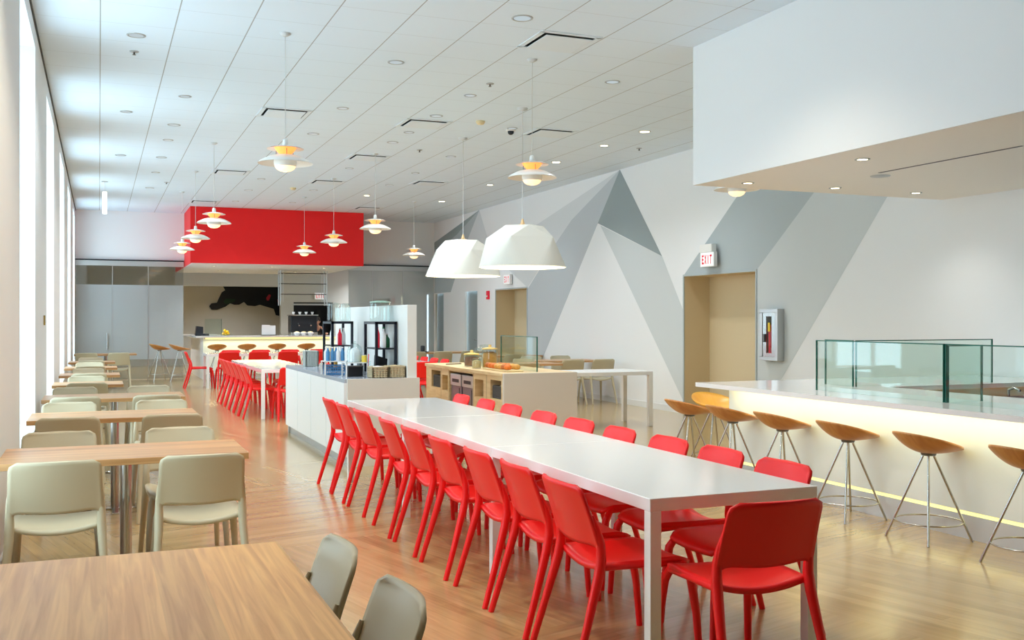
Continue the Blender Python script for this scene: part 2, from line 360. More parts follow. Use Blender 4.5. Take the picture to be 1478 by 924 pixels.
# far wall header above glass partitions, and what lies beyond
struct(MB().box(XL-.36, 1.97, YF, YF+.15, 2.93, ZC).box(6.08, XR+.2, YF, YF+.15, 2.93, ZC).build('wall_far', 'wall'))
mb = MB()
mb.box(XL-.4, 11.5, 34.0, 34.15, 0, ZC); mb.box(XL-.55, XL-.4, YF+.15, 34, 0, ZC); mb.box(9.6, 9.75, YF+.15, 34, 0, ZC)
struct(mb.build('wall_beyond', 'kwall'))
struct(box('ceiling_beyond', 'wall', (XL-.4, 9.8, YF+.31, 34, 3.3, 3.4)))
# soffit over the bar
struct(MB().box(5.35, XR, YB, 8.4, SOF, ZC-.001).build('ceiling_soffit', ['soffit']))
struct(box('trim_4', 'wall', (5.335, 5.349, YB, 8.4, SOF, ZC-.002)))
t = thing('slot_diffuser', 'long dark linear slot in the soffit above the bar', 'air vent', (6.4, 6.3, SOF))
box('slot', 'black', (-.012, .012, -.75, .75, -.003, .0), t)
# red bulkhead above the kitchen
struct(MB().box(1.97, 6.08, 24.6, 29.6, 2.8, ZC-.002).build('ceiling_red_bulkhead', 'redwall'))
struct(box('ceiling_kitchen_underside', 'wall', (2.0, 6.05, 24.63, 29.6, 2.785, 2.799)))
# kitchen back: lowered grey wall with wide opening, pier and dark doorway
mb = MB(); mb.box(1.97, 9.0, 29.6, 29.8, 2.42, 3.3); mb.box(4.87, 5.24, 29.6, 29.8, 0, 2.42); mb.box(6.4, 9.0, 29.6, 29.8, 0, 2.42)
mb.box(5.24, 6.4, 29.6, 29.8, 1.98, 2.42)
struct(mb.build('wall_kitchen', 'kwall'))
struct(box('doorway_dark_sheet', 'black', (5.0, 6.7, 30.3, 30.4, 0, 2.42)))  # black sheet stands in for the darkness inside the doorway
struct(box('trim_5', 'alu', (5.24, 6.4, 29.6, 29.66, 1.89, 1.94)))

# ================================================================ PARTITIONS (glass)
def partition(name, label, x0, x1, y, splits, frost_band, matn='partition', head=.16):
    t = thing(name, label, 'glass partition', ((x0+x1)/2, y, 0)); cx = (x0+x1)/2
    box('head_track', 'alu', (x0-cx, x1-cx, -.03, .03, 2.78, 2.93), t); box('track_gap', 'black', (x0-cx, x1-cx, -.045, -.031, 2.905, 2.935), t)
    xs = [x0]+splits+[x1]
    for a, b in zip(xs[:-1], xs[1:]):
        p = box('glass_panel', matn, (a-cx+.008, b-cx-.008, -.006, .006, .02, 2.78), t)
        if frost_band: box('frosted_film', 'frost', (a-cx+.01, b-cx-.01, -.009, -.007, frost_band[0], frost_band[1]), p)
    for a in splits: box('joint', 'alu', (a-cx-.008, a-cx+.008, -.014, .014, .0, 2.93), t)
    return t
pt = partition('glass_partition', 'frosted glass partition with sliding doors at the far left end', XL, 1.95, YF-.05, [.3, 1.12], (.5, 2.32))
for x in (.18,): MB().tube([(x-.71, -.05, .75), (x-.71, -.05, 1.15)], .014, 8).build('door_handle', 'steel', pt)
partition('glass_partition', 'tinted glass partition at the far right beside the red bulkhead', 6.1, XR-.02, YF-.05, [6.75, 7.6], None, 'partition_r')

# ================================================================ CHAIRS
def make_chair(name, label, m):
    t = thing(name, label, 'chair')
    def seat(u, v):
        x = (u-.5)*2; y = -.2+.44*v; w = .205+.012*math.sin(v*PI)
        if v > .88: w -= .03*((v-.88)/.12)**2
        dip = -.034*(1-x*x)*(1-.75*v)-.03*max(0, (v-.8)/.2)**2
        return (x*w, y, .445+dip)
    MB().grid(seat, 14, 12, .022).build('seat', m, t)
    zb, zt, W_ = .525, .785, .218; r = .04
    def back(u, v):
        x = (u-.5)*2; z0 = zb+.012-.02*(1-x*x)-.05*abs(x)**9; z = z0+(zt-z0)*v
        w = .208+.014*(1-v)
        if z > zt-r: w = w-r+math.sqrt(max(0, r*r-(z-(zt-r))**2))
        y = -.205-.095*v**1.15-.034*(1-x*x)+.0*x
        return (-x*w, y, z)
    MB().grid(back, 22, 16, .015).build('backrest', m, t)
    for s in (-1, 1):
        MB().tube([(.236*s, -.335, 0), (.224*s, -.275, .2), (.211*s, -.217, .40), (.209*s, -.203, .47), (.209*s, -.206, .54), (.208*s, -.222, .60), (.204*s, -.243, .66)],
                  [.015, .0175, .022, .022, .019, .0135, .006], 12).build('leg', m, t)
        MB().tube([(.228*s, .262, 0), (.219*s, .25, .2), (.206*s, .228, .37), (.194*s, .19, .428), (.18*s, .1, .436)],
                  [.015, .0175, .021, .018, .008], 12).build('leg', m, t)
        MB().tube([(.203*s, -.205, .438), (.209*s, 0, .434), (.198*s, .2, .422)], [.017, .014, .014], 10).build('side_rail', m, t)
    return t
RED = make_chair('dining_chair', 'red', 'red'); GREY = make_chair('dining_chair', 'grey', 'grey')
RED['category'] = GREY['category'] = 'chair'
def faceX(s): return -s*PI/2     # s=+1 faces +X , s=-1 faces -X
# long table chairs: origin = back top +/- .30
for i, y in enumerate([3.98, 4.52, 5.06, 5.67, 6.27, 6.84, 7.64, 8.24, 8.83]):
    place(RED, (2.16+random.uniform(-.01, .01), y, 0), faceX(1)+random.uniform(-.03, .03), 'red plastic chair on the window side of the nearest white communal table, %s along' % ORD[i], 'red chairs on the window side of the long white table')
for i, y in enumerate([4.06, 4.61, 5.14, 5.72, 6.3, 6.9, 7.57, 8.15, 8.76]):
    place(RED, (2.80+random.uniform(-.01, .01), y, 0), faceX(-1)+random.uniform(-.04, .04), 'red plastic chair on the bar side of the nearest white communal table, %s along' % ORD[i], 'red chairs on the bar side of the long white table')
place(RED, (2.425, 3.50, 0), -.05, 'red plastic chair at the near short end of the long white table')
# second communal table (beside the buffet)
for i in range(6):
    place(RED, (2.3, 15.55+.6*i, 0), faceX(1), 'red chair on the window side of the white table behind the buffet, %s along' % ORD[i], 'red chairs on the window side of the white table behind the buffet')
place(RED, (2.62, 15.02, 0), 0, 'red chair at the near short end of the white table behind the buffet')
for i in range(3):
    place(RED, (3.0, 15.6+.9*i, 0), faceX(-1), 'red chair on the inner side of the white table behind the buffet, %s along' % ORD[i], 'red chairs on the inner side of the white table behind the buffet')
# third communal table (behind the wood island)
for i in range(6):
    place(RED, (5.28, 16.7+.6*i, 0), faceX(-1), 'red chair on the wall side of the white table behind the wooden island, %s along' % ORD[i], 'red chairs on the wall side of the white table behind the island')
place(RED, (4.93, 16.1, 0), 0, 'red chair at the near short end of the white table behind the wooden island')
# far cross table in front of the kitchen
for i in range(5):
    place(RED, (2.55+.62*i, 22.35, 0), 0, 'red chair on the near side of the cross table before the kitchen, %s from left' % (ORD[i] if i else 'first'), 'red chairs on the near side of the kitchen cross table')
for i in range(4):
    place(RED, (2.75+.66*i, 23.15, 0), PI, 'red chair on the kitchen side of the cross table, %s from left' % (ORD[i] if i else 'first'), 'red chairs on the kitchen side of the cross table')
place(RED, (2.02, 22.65, 0), faceX(1), 'red chair at the left end of the cross table before the kitchen')

# ================================================================ COMMUNAL TABLES
def communal(label, x0, x1, y0, L, n, along='Y'):
    W2 = (x1-x0)/2
    t = thing('communal_table', label, 'table', ((x0+x1)/2, y0, 0) if along == 'Y' else (x0, y0, 0))
    if along == 'Y':
        for k in range(n): box('tabletop', 'whitetop', (-W2, W2, k*L+.002, (k+1)*L-.002, .685, .74), t, bevel=.003)
        ys = [.027]+[k*L for k in range(1, n)]+[n*L-.027]
        for y in ys:
            for x in (-W2+.027, W2-.027): box('leg', 'white', (x-.026, x+.026, y-.026, y+.026, 0, .685), t, bevel=.002)
    else:
        for k in range(n): box('tabletop', 'whitetop', (k*L+.002, (k+1)*L-.002, 0, 2*.42, .685, .74), t, bevel=.003)
        for x in [.027]+[k*L for k in range(1, n)]+[n*L-.027]:
            for y in (.027, .84-.027): box('leg', 'white', (x-.026, x+.026, y-.026, y+.026, 0, .685), t, bevel=.002)
    return t
communal('long glossy white communal table in the foreground with seams across its top', 2.10, 2.95, 3.63, 1.83, 3)
communal('white communal table standing behind the white buffet counter', 2.22, 3.07, 15.2, 1.83, 2)
communal('white communal table standing behind the wooden island', 4.5, 5.35, 16.3, 1.83, 2)
t = thing('communal_table', 'white table running crosswise in front of the kitchen counter', 'table', (2.12, 22.32, 0))
for k in range(2): box('tabletop', 'whitetop', (k*1.83+.002, (k+1)*1.83-.002, 0, .84, .685, .74), t, bevel=.003)
for x in (.027, 1.83, 3.633):
    for y in (.027, .813): box('leg', 'white', (x-.026, x+.026, y-.026, y+.026, 0, .685), t, bevel=.002)
t = thing('side_table', 'narrow white table butting against the end of the wooden island', 'table', (5.27, 12.2, 0))
box('tabletop', 'whitetop', (0, 1.83, 0, .8, .71, .76), t, bevel=.003)
for x in (.03, 1.8):
    for y in (.03, .77): box('leg', 'white', (x-.03, x+.03, y-.03, y+.03, 0, .71), t, bevel=.002)

# ================================================================ WINDOW-SIDE TABLES
def cafe_table(label, x0, x1, y0, y1, m='oak', poles=1):
    t = thing('cafe_table', label, 'table', ((x0+x1)/2, (y0+y1)/2, 0)); hx, hy = (x1-x0)/2, (y1-y0)/2
    box('tabletop', m, (-hx, hx, -hy, hy, .705, .74), t, bevel=.003)
    px = [0] if poles == 1 else [-hx+.3, hx-.3]
    for x in px:
        MB().lathe([(.032, .012), (.032, .70)], 20, (x, 0, 0)).build('pole', 'steel', t)
        MB().box(x-.2, x+.2, -.025, .025, 0, .014).box(x-.025, x+.025, -.25, .25, 0, .014).build('foot', 'steel', t, bevel=.003)
        MB().box(x-.12, x+.12, -.12, .12, .696, .705).build('mounting_plate', 'darksteel', t)
    return t
TA = thing('cafe_table', 'large oak table filling the lower left foreground', 'table', (.02, 2.3, 0))
box('tabletop', 'oakL', (-.52, .53, -1.1, 1.11, .705, .74), TA, bevel=.003)
for yy in (-.6, .6):
    MB().lathe([(.032, .012), (.032, .705)], 20, (0, yy, 0)).build('pole', 'steel', TA); MB().box(-.25, .25, yy-.025, yy+.025, 0, .014).build('foot', 'steel', TA)
XS = [(5.74, .77), (8.12, .72), (10.16, .77)]
names_ = ['second oak table from the camera along the windows', 'third oak table from the camera along the windows', 'fourth oak table from the camera along the windows']
for (y, xr), nm in zip(XS, names_): cafe_table(nm, -.49, xr, y, y+.68)
small = ['fifth', 'sixth', 'seventh', 'eighth']
for y, nm in zip([12.35, 14.45, 16.6, 18.8], small): cafe_table('narrow oak table by the windows, %s from the camera' % nm, -.49, .26, y, y+.66)
cafe_table('farthest oak table by the windows near the glass partition', -.49, .75, 23.1, 23.78)
# stone grey chairs
place(GREY, (.39, 3.08, 0), faceX(-1), 'stone grey chair tucked into the foreground oak table, the farther of two')
place(GREY, (.42, 2.5, 0), faceX(-1), 'stone grey chair tucked into the foreground oak table, the nearer of two')
rows = [(5.74, 'second'), (8.12, 'third'), (10.16, 'fourth')]
for y, nm in rows:
    for x, side in ((-.2, 'window'), (.5, 'aisle')):
        place(GREY, (x+random.uniform(-.01, .01), y-.02, 0), random.uniform(-.04, .04), 'stone grey chair on the near side of the %s window table, %s end' % (nm, side), 'grey chairs on the near side of the window tables')
        place(GREY, (x-.02+random.uniform(-.01, .01), y+.78, 0), PI+random.uniform(-.04, .04), 'stone grey chair on the far side of the %s window table, %s end' % (nm, side), 'grey chairs on the far side of the window tables')
for y, nm in zip([12.35, 14.45, 16.6, 18.8], small):
    place(GREY, (-.12, y-.06, 0), 0, 'pale grey chair on the near side of the %s window table' % nm, 'grey chairs on the near side of the narrow window tables')
    place(GREY, (-.14, y+.74, 0), PI, 'pale grey chair on the far side of the %s window table' % nm, 'grey chairs on the far side of the narrow window tables')
for x, s in ((-.24, 'window'), (.38, 'aisle')): place(GREY, (x, 22.85, 0), 0, 'pale grey chair at the farthest window table, %s end' % s)
# tables by the right wall
RT = [((7.26, 16.3), 'oak table against the mural wall, nearest the big white triangle'), ((5.98, 15.3), 'oak table just behind the wooden island, away from the wall'), ((7.26, 19.0), 'oak table against the mural wall beside the far beige doorway'), ((6.0, 21.4), 'small oak table far back beside the grey doors'), ((7.2, 21.6), 'oak table far back against the wall by the grey doors')]
for (x, y), l in RT: cafe_table(l, x, x+1.2, y, y+.68)
for x, y, r, l in [(7.58, 16.02, 0, 'grey chair facing the mural wall table, nearer the island'), (8.17, 16.02, 0, 'grey chair facing the mural wall table, right beside the wall'),
                   (7.55, 17.2, PI, 'grey chair on the far side of the mural wall table, island end'), (8.15, 17.2, PI, 'grey chair on the far side of the mural wall table, wall end'),
                   (6.3, 15.05, 0, 'grey chair on the near side of the oak table behind the island'), (6.95, 16.15, PI, 'grey chair on the far side of the oak table behind the island'),
                   (7.6, 18.75, 0, 'grey chair before the table beside the far beige doorway'), (6.3, 21.1, 0, 'grey chair before the small table by the grey doors'), (6.9, 21.1, 0, 'grey chair at the aisle end of the small table by the grey doors'), (7.6, 21.3, 0, 'grey chair before the farthest right wall table')]:
    place(GREY, (x, y, 0), r, l)
t = thing('caddy', 'small dark condiment caddy on the oak table far back by the grey doors', 'caddy', (6.7, 21.65, .741))
box('tray', 'black', (-.12, .12, -.07, .07, 0, .02), t); MB().lathe([(.05, .02), (.05, .14), (.03, .15)], 16).build('canister', 'black', t)

# ================================================================ BAR
BX, BEND = 5.42, 7.92
t = thing('bar_counter', 'long white backlit bar counter with stone top on the right', 'counter', (BX, 4.0, 0)); B0 = 4.0
box('plinth', 'plinth', (0, .6, -4.5, BEND-B0, 0, .16), t)
box('light_strip', 'strip', (.012, .05, -4.5, BEND-B0-.02, .16, .185), t)
box('front_panel', 'glow', (0, .03, -4.5, BEND-B0, .185, .835), t)
box('end_panel', 'white', (.03, 3.06, BEND-B0-.03, BEND-B0, .0, .835), t)
box('inner_panel', 'maple', (.84, .87, -4.5, 2.78, .0, .86), t); box('back_panel', 'maple', (.87, 3.06, 2.78, 2.81, .0, .86), t)
mb = MB(); mb.box(5.08-BX, 6.27-BX, -4.5, 7.96-B0, .862, .9); mb.box(6.27-BX, XR-.02-BX, 6.8-B0, 7.96-B0, .862, .9)
mb.build('worktop', 'quartz', t)
box('under_top_strip', 'strip', (-.03, -.004, -4.5, BEND-B0-.01, .84, .86), t)
add_light('bar_glow', 'AREA', (BX-.1, 3.7, .855), 26, (1, .92, .5), .12, 8.2, rot=(0, math.radians(-18), 0))
add_light('bar_foot_glow', 'AREA', (BX-.02, 3.7, .2), 1.5, (1, .9, .5), .03, 8.2, rot=(0, math.radians(60), 0))
t = thing('sink_unit', 'dark steel sink unit in the well of the bar', 'sink', (7.4, 6.3, 0)); box('cabinet', 'darksteel', (-1.0, 1.0, -.32, .32, 0, .8), t, bevel=.004); box('basin', 'vent', (-.6, .2, -.22, .22, .801, .806), t)
MB().tube([(0, .26, .8), (0, .26, .86), (0, .2, .88), (0, .14, .86)], .012, 8).build('tap', 'steel', t)
# glass shields
def shield(label, p0, p1, z0, z1, th=.015):
    dx, dy = p1[0]-p0[0], p1[1]-p0[1]; L = math.hypot(dx, dy); t = thing('glass_shield', label, 'glass shield', (p0[0], p0[1], z0), math.atan2(dy, dx))
    box('pane', 'glass', (.004, L-.004, -th/2, th/2, 0, z1-z0-.006), t)
    MB().box(0, L, -th/2-.0006, th/2+.0006, z1-z0-.008, z1-z0).box(0, .006, -th/2-.0006, th/2+.0006, 0, z1-z0).box(L-.006, L, -th/2-.0006, th/2+.0006, 0, z1-z0).build('edge', 'glassedge', t)
    return t
shield('long green edged glass shield standing on the bar, farther of the front two', (5.44, 6.71), (5.44, 5.36), .901, 1.31)
shield('green edged glass shield standing on the bar, nearer of the front two', (5.44, 5.345), (5.44, 3.4), .901, 1.31)
shield('short glass return across the bar top between the front shields', (5.46, 5.35), (5.78, 5.35), .901, 1.30)
shield('short glass shield at the far left corner of the bar well', (6.0, 7.28), (6.0, 6.92), .901, 1.30)
shield('wide glass shield along the far arm of the bar', (6.01, 6.9), (7.58, 6.9), .901, 1.30)

# ================================================================ BAR STOOLS
def make_stool(label, m, h=.58, name='bar_stool'):
    t = thing(name, label, 'bar stool')
    def shell(u, v):
        a = 2*PI*u; r = v; ca, sa = math.cos(a), math.sin(a)     # +x = towards the bar
        R = .215+.035*ca*ca; back = (1-ca)/2
        hgt = .018+.125*back**1.1
        x = ca*R*r*(1.02 if ca > 0 else 1.0); y = sa*.222*r*(1-.18*max(0, ca)**2*r)
        return (x, y, h+.012+hgt*r**2.3)
    P = MB(); nu, nv = 40, 12; th = .014
    top = [Vector(shell(i/nu, j/nv)) for i in range(nu) for j in range(1, nv+1)]; c0 = Vector(shell(0, 0))
    vs = [c0]+top+[c0-Vector((0, 0, th))]+[p-Vector((0, 0, th)) for p in top]; n1 = len(top)+1
    fs = []
    for i in range(nu):
        i2 = (i+1) % nu
        fs.append((0, 1+i*nv, 1+i2*nv)); fs.append((n1, n1+1+i2*nv, n1+1+i*nv))
        for j in range(nv-1):
            q = (1+i*nv+j, 1+i*nv+j+1, 1+i2*nv+j+1, 1+i2*nv+j); fs.append(q); fs.append(tuple(k+n1 for k in q[::-1]))
        a, b = i*nv+nv, i2*nv+nv; fs.append((a, a+n1, b+n1, b))
    P.add(vs, fs, 0, True); P.build('seat', m, t)
    MB().lathe([(.045, h-.016), (.05, h-.008), (.05, h+.002)], 20).build('hub', 'darksteel', t)
    rf = .27*(h/.58)**.5
    for k in range(4):
        a = PI/4+k*PI/2; MB().tube([(.035*math.cos(a), .035*math.sin(a), h-.02), (rf*math.cos(a), rf*math.sin(a), 0)], .0085, 10).build('leg', 'steel', t)
    zr = .125*(h/.58); rr = rf+(.035-rf)*zr/h-.004
    ring = MB(); ring.tube([(rr*math.cos(2*PI*k/36), rr*math.sin(2*PI*k/36), zr) for k in range(37)], .006, 8, caps=False); ring.build('footrest', 'steel', t)
    return t
ST = make_stool('stool', 'stoolwood')
for i, y in enumerate([4.43, 5.23, 6.02, 6.80, 7.5, 8.2]):
    place(ST, (5.17, y, 0), 0, 'wooden shell bar stool along the lit white bar, %s from the camera' % ORD[i], 'wooden stools along the bar')
SY = make_stool('yellow golden bar stool standing behind the far end of the bar', 'stoolpale'); SY.location = (5.72, 8.62, 0); SY.rotation_euler = (0, 0, -PI/2)
SK = make_stool('stool', 'stoolwood', .74)
for i, x in enumerate([2.62, 3.32, 4.04, 4.76]):
    place(SK, (x, 25.1, 0), PI/2, 'wooden bar stool at the glowing kitchen counter, %s from left' % (ORD[i] if i else 'first'), 'wooden stools at the kitchen counter')
place(SK, (1.78, 25.3, 0), 0, 'wooden bar stool at the corner of the kitchen counter beside the glass')
place(SK, (1.35, 25.75, 0), .3, 'wooden bar stool against the frosted glass, left of the kitchen counter')

# ================================================================ CEILING FITTINGS
for i, (x, y) in enumerate(DIFF):
    t = thing('air_diffuser', 'square recessed ceiling air vent, ' + ['nearest, right of the middle', 'above the near left hanging lamp row', 'above the middle of the long table', 'right of centre before the mural', 'second of the middle row from the camera', 'left row farther back', 'right row far back', 'middle row far back', 'far left before the red box', 'far right beside the red box'][i], 'air vent', (x+.3, y+.3, ZC), 0, 'square air vents')
    f_ = MB(); q = .28
    for d in ((-q-.03, q+.03, -q-.03, -q+.02), (-q-.03, q+.03, q-.02, q+.03), (-q-.03, -q+.02, -q, q), (q-.02, q+.03, -q, q)): f_.box(*d, -.008, 0)
    f_.build('frame', 'ventwhite', t)
    g = MB(); g.box(-q, q, -q, q, .075, .085); g.box(-q-.01, -q, -q, q, 0, .085); g.box(q, q+.01, -q, q, 0, .085); g.box(-q, q, -q-.01, -q, 0, .085); g.box(-q, q, q, q+.01, 0, .085)
    g.build('duct', 'vent', t)
    box('plate', 'ventwhite', (-.235, .235, -.235, .235, -.022, -.016), t)
DLm = {'row by the windows': (.32, [3.6, 6.2, 10.0, 13.72, 17.4]), 'second row from the windows': (.94, [7.0, 12.52, 14.41, 15.66, 17.38, 19.2, 21.5]), 'row over the aisle': (2.82, [5.2, 7.6, 10.04, 12.48, 14.36, 19.34, 21.1, 23.2]),
       'middle row': (4.05, [6.4, 11.2, 12.49, 13.74, 14.6, 17.4, 20.6, 23.0]), 'row right of centre': (5.28, [9.96, 12.9, 15.53, 17.52, 19.26, 21.08]), 'row nearest the mural': (7.1, [12.43, 13.66, 15.4, 18.5, 21.5])}
def downlight(label, x, y, z, lit, r=.075, group=None, energy=0):
    t = thing('downlight', label, 'ceiling light', (x, y, z), 0, group)
    MB().lathe([(r+.012, 0), (r+.010, -.006), (r-.004, -.007), (r-.008, -.002)], 24).build('trim_ring', 'fit', t)
    MB().lathe([(r-.01, -.0045), (.001, -.0045)], 20).build('lens', 'fitlit' if lit else 'lens', t)
    if energy: add_light('bulb', 'SPOT', (0, 0, -.03), energy, (1, .97, .92) if lit == 3 else WARM if (lit == 2 or y < 8) else (.93, .97, 1), .06, spot=math.radians(124), blend=.9, parent=t)
    return t
for row, (x, ys) in DLm.items():
    for i, y in enumerate(ys):
        downlight('round recessed ceiling downlight in the %s, %s from the camera' % (row, ORD[i]), x, y, ZC, row == 'row nearest the mural' or (row == 'row right of centre' and i > 4), .075 if i % 2 == 0 else .065, 'ceiling downlights, ' + row, LAMP_E*(1.0 if i % 2 == 0 else .8)*(1.5 if y < 8 else 1))
downlight('large ceiling downlight left of the nearest air vent', 3.43, 8.15, ZC, False, .085, None, LAMP_E)
for x, y, l in [(5.73, 6.5, 'nearest the slot'), (5.72, 8.05, 'at its far left corner'), (6.73, 8.02, 'second along its far edge'), (7.76, 8.02, 'third along its far edge'), (6.6, 5.2, 'over the bar well'), (7.6, 6.4, 'nearest the mural wall')]:
    downlight('small lit downlight in the bar soffit, ' + l, x, y, SOF, 3, .05, 'soffit downlights', 34)
for x, y, l in [(2.6, 25.6, 'left'), (4.0, 25.6, 'middle'), (5.3, 25.6, 'right'), (3.0, 28, 'rear left'), (5.0, 28, 'rear right')]: downlight('added fill downlight under the red kitchen box, ' + l, x, y, 2.785, 1, .05, 'added fill downlights under the red box', 150)  # fill lamps added to brighten the kitchen
for x, y, l in [(.9, 28.6, 'left'), (.6, 31.5, 'rear left'), (3.6, 31.8, 'middle'), (7.4, 28.6, 'right')]: downlight('added fill downlight beyond the glass, ' + l, x, y, 3.3, 1, .06, 'added fill downlights beyond the glass', 420)  # lamps added beyond the partitions so the space behind the glass reads brighter
# small discs: sprinklers and smoke detectors
for x, y, l in [(.32, 10.61, 'near the windows'), (4.05, 10.55, 'beside the second hanging lamp'), (4.62, 15.1, 'right of the middle vents'), (7.71, 13.67, 'near the mural'), (2.76, 17.0, 'left of the middle vents'), (1.2, 20.5, 'far left')]:
    t = thing('sprinkler', 'small metal sprinkler rosette on the ceiling, ' + l, 'sprinkler', (x, y, ZC), 0, 'ceiling sprinklers')
    MB().lathe([(.045, 0), (.042, -.008), (.02, -.01)], 20).build('rosette', 'fit', t); MB().lathe([(.008, -.008), (.008, -.03), (.018, -.033), (.018, -.036)], 12).build('head', 'darksteel', t)
for x, y, l, r in [(4.7, 12.6, 'beside the middle vents', .06), (3.6, 20.4, 'near the red box', .06)]:
    t = thing('smoke_detector', 'cream smoke detector on the ceiling ' + l, 'smoke detector', (x, y, ZC)); MB().lathe([(r, 0), (r, -.02), (r*.7, -.045), (0, -.05)], 24).build('housing', mat('detector_cream'+l[:3], (226, 206, 160), .5), t)
t = thing('security_camera', 'black dome security camera on the ceiling before the mural', 'camera', (5.3, 13.0, ZC))
MB().lathe([(.07, 0), (.07, -.02), (.05, -.025)], 24).build('mount', 'lamp', t); MB().lathe([(.045, -.024), (.04, -.055), (.02, -.072), (0, -.076)], 20).build('dome', 'black', t)
t = thing('slot_detector', 'small oval grille in the bar soffit beside the slot', 'air vent', (6.55, 7.2, SOF)); MB().lathe([(.09, 0), (.085, -.006), (0, -.007)], 24).build('grille', 'fit', t)

# ================================================================ PENDANTS (three tier)
def make_pendant():
    t = thing('pendant_lamp', 'p', 'pendant lamp')         # origin: big shade rim level
    H = ZC-2.93
    MB().lathe([(.05, H), (.05, H-.012), (.02, H-.03), (.004, H-.032)], 24).build('canopy', 'cord', t)
    MB().tube([(0, 0, .21), (0, 0, H-.03)], .0035, 8).build('cord', 'cord', t)
    MB().lathe([(.006, .215), (.022, .21), (.026, .18), (.03, .15), (.02, .145)], 20).build('socket', 'lamp', t)
    def shade(prof, th, nm, ms):
        p = MB(); p.lathe(prof, 40); q = [(r, z-th) for r, z in prof]; p.lathe(q, 40, mi=1)
        n = 40; r0, z0 = prof[-1]
        return p.build(nm, ms, t, fix=False)
    def sheet(prof, nm, m_out, m_in):
        p = MB(); n = 40
        for off, mi in ((0, 0), (-.003, 1)):
            vs = [(r*math.cos(2*PI*k/n), r*math.sin(2*PI*k/n), z+off) for r, z in prof for k in range(n)]
            fs = [(i*n+k, i*n+(k+1) % n, (i+1)*n+(k+1) % n, (i+1)*n+k) for i in range(len(prof)-1) for k in range(n)]
            p.add(vs, fs, mi, True)
        return p.build(nm, [m_out, m_in], t, fix=False)
    sheet([(.03, .152), (.08, .146), (.13, .136), (.168, .122)], 'upper_shade', 'lamp', 'lamp')
    sheet([(.045, .07), (.075, .095), (.1, .132)], 'upper_reflector', 'lampin', 'lampin')
    sheet([(.10, .062), (.15, .048), (.2, .024), (.235, .004), (.25, -.012)], 'main_shade', 'lamp', 'lamp')
    MB().lathe([(.06, .052), (.08, .045), (.1, .03), (.106, .0), (.1, -.03), (.094, -.042)], 32).build('inner_shade', 'lamp', t)
    MB().lathe([(.062, .068), (.068, .05)], 24).build('glow_ring', 'lampin', t)
    sheet([(.093, -.042), (.08, -.062), (.05, -.08), (.02, -.084)], 'lower_shade', 'bulb', 'bulb')
    for k in range(3):
        a = k*2*PI/3+.5; MB().tube([(.088*math.cos(a), .088*math.sin(a), .135), (.092*math.cos(a), .092*math.sin(a), .04)], .003, 6).build('strut', 'darksteel', t)
    return t
PD = make_pendant()
for x, y, l in [(1.59, 9.41, 'three tier white hanging lamp nearest the camera, over the aisle'), (4.07, 9.41, 'three tier white hanging lamp right of the big faceted domes'), (6.54, 9.41, 'hanging lamp mostly hidden behind the bar soffit edge'),
                (1.59, 15.65, 'white tiered hanging lamp before the top left of the red box'), (1.59, 18.77, 'white tiered hanging lamp, middle of the three left of the red box'), (1.59, 21.9, 'white tiered hanging lamp farthest along the left row'),
                (4.07, 15.7, 'white tiered hanging lamp at the right edge of the red box'), (4.07, 18.77, 'white tiered hanging lamp before the right part of the red box'), (4.1, 21.85, 'white tiered hanging lamp before the middle of the red box'),
                (6.54, 21.8, 'pale tiered hanging lamp before the far right wall')]:
    place(PD, (x, y, 2.93), 0, l, 'tiered hanging lamps')
def dome(label, x, y, rz, zr):
    t = thing('dome_pendant', label, 'pendant lamp', (x, y, zr), rz, 'faceted dome lamps')
    R = .545; n = 64
    pts = [(R*math.cos(2*PI*k/n), R*math.sin(2*PI*k/n), 0) for k in range(n)]
    mid = [(.455*math.cos(a), .455*math.sin(a), .36) for a in [k*2*PI/5 for k in range(5)]]
    top = [(.26*math.cos(a), .26*math.sin(a), .515) for a in [k*2*PI/5+PI/5 for k in range(5)]]
    bm = bmesh.new()
    for p in pts+mid+top: bm.verts.new(p)
    bmesh.ops.convex_hull(bm, input=bm.verts); bm.normal_update()
    bm.faces.ensure_lookup_table(); 
    low = [f for f in bm.faces if all(v.co.z < .001 for v in f.verts)]
    bmesh.ops.delete(bm, geom=low, context='FACES')
    bmesh.ops.dissolve_limit(bm, angle_limit=.02, verts=bm.verts, edges=bm.edges)
    me = bpy.data.meshes.new('shade'); bm.to_mesh(me); bm.free(); me.materials.append(MT['dome']); me.materials.append(MT['domein'])
    o = bpy.data.objects.new('shade', me); C.objects.link(o); o.parent = t
    so = o.modifiers.new('thick', 'SOLIDIFY'); so.thickness = .018; so.offset = -1; so.material_offset = 1; so.material_offset_rim = 1
    MB().lathe([(.09, .515), (.09, .525), (.03, .54), (.012, .6), (.004, .61)], 24).build('cap', mat('cap_brass', (214, 178, 130), .4), t)
    MB().tube([(0, 0, .6), (0, 0, ZC-zr-.03)], .005, 8).build('cord', 'cord', t)
    MB().lathe([(.065, ZC-zr), (.065, ZC-zr-.02), (.01, ZC-zr-.035)], 24).build('canopy', 'cord', t)
    MB().lathe([(0, .09), (.05, .12), (.07, .17), (.05, .22), (.02, .25)], 20).build('bulb', 'bulb', t)
    add_light('dome_bulb', 'POINT', (0, 0, .05), 14, (1, .92, .76), .1, parent=t)
    return t
dome('large white faceted dome lamp, the nearer right of the pair', 4.9, 11.63, .24, 2.13)
dome('large white faceted dome lamp, the farther left of the pair', 4.9, 13.86, .87, 2.11)
t = thing('tube_pendant', 'slim white tube lamp hanging near the windows at the far left', 'pendant lamp', (.1, 20.84, 3.5))
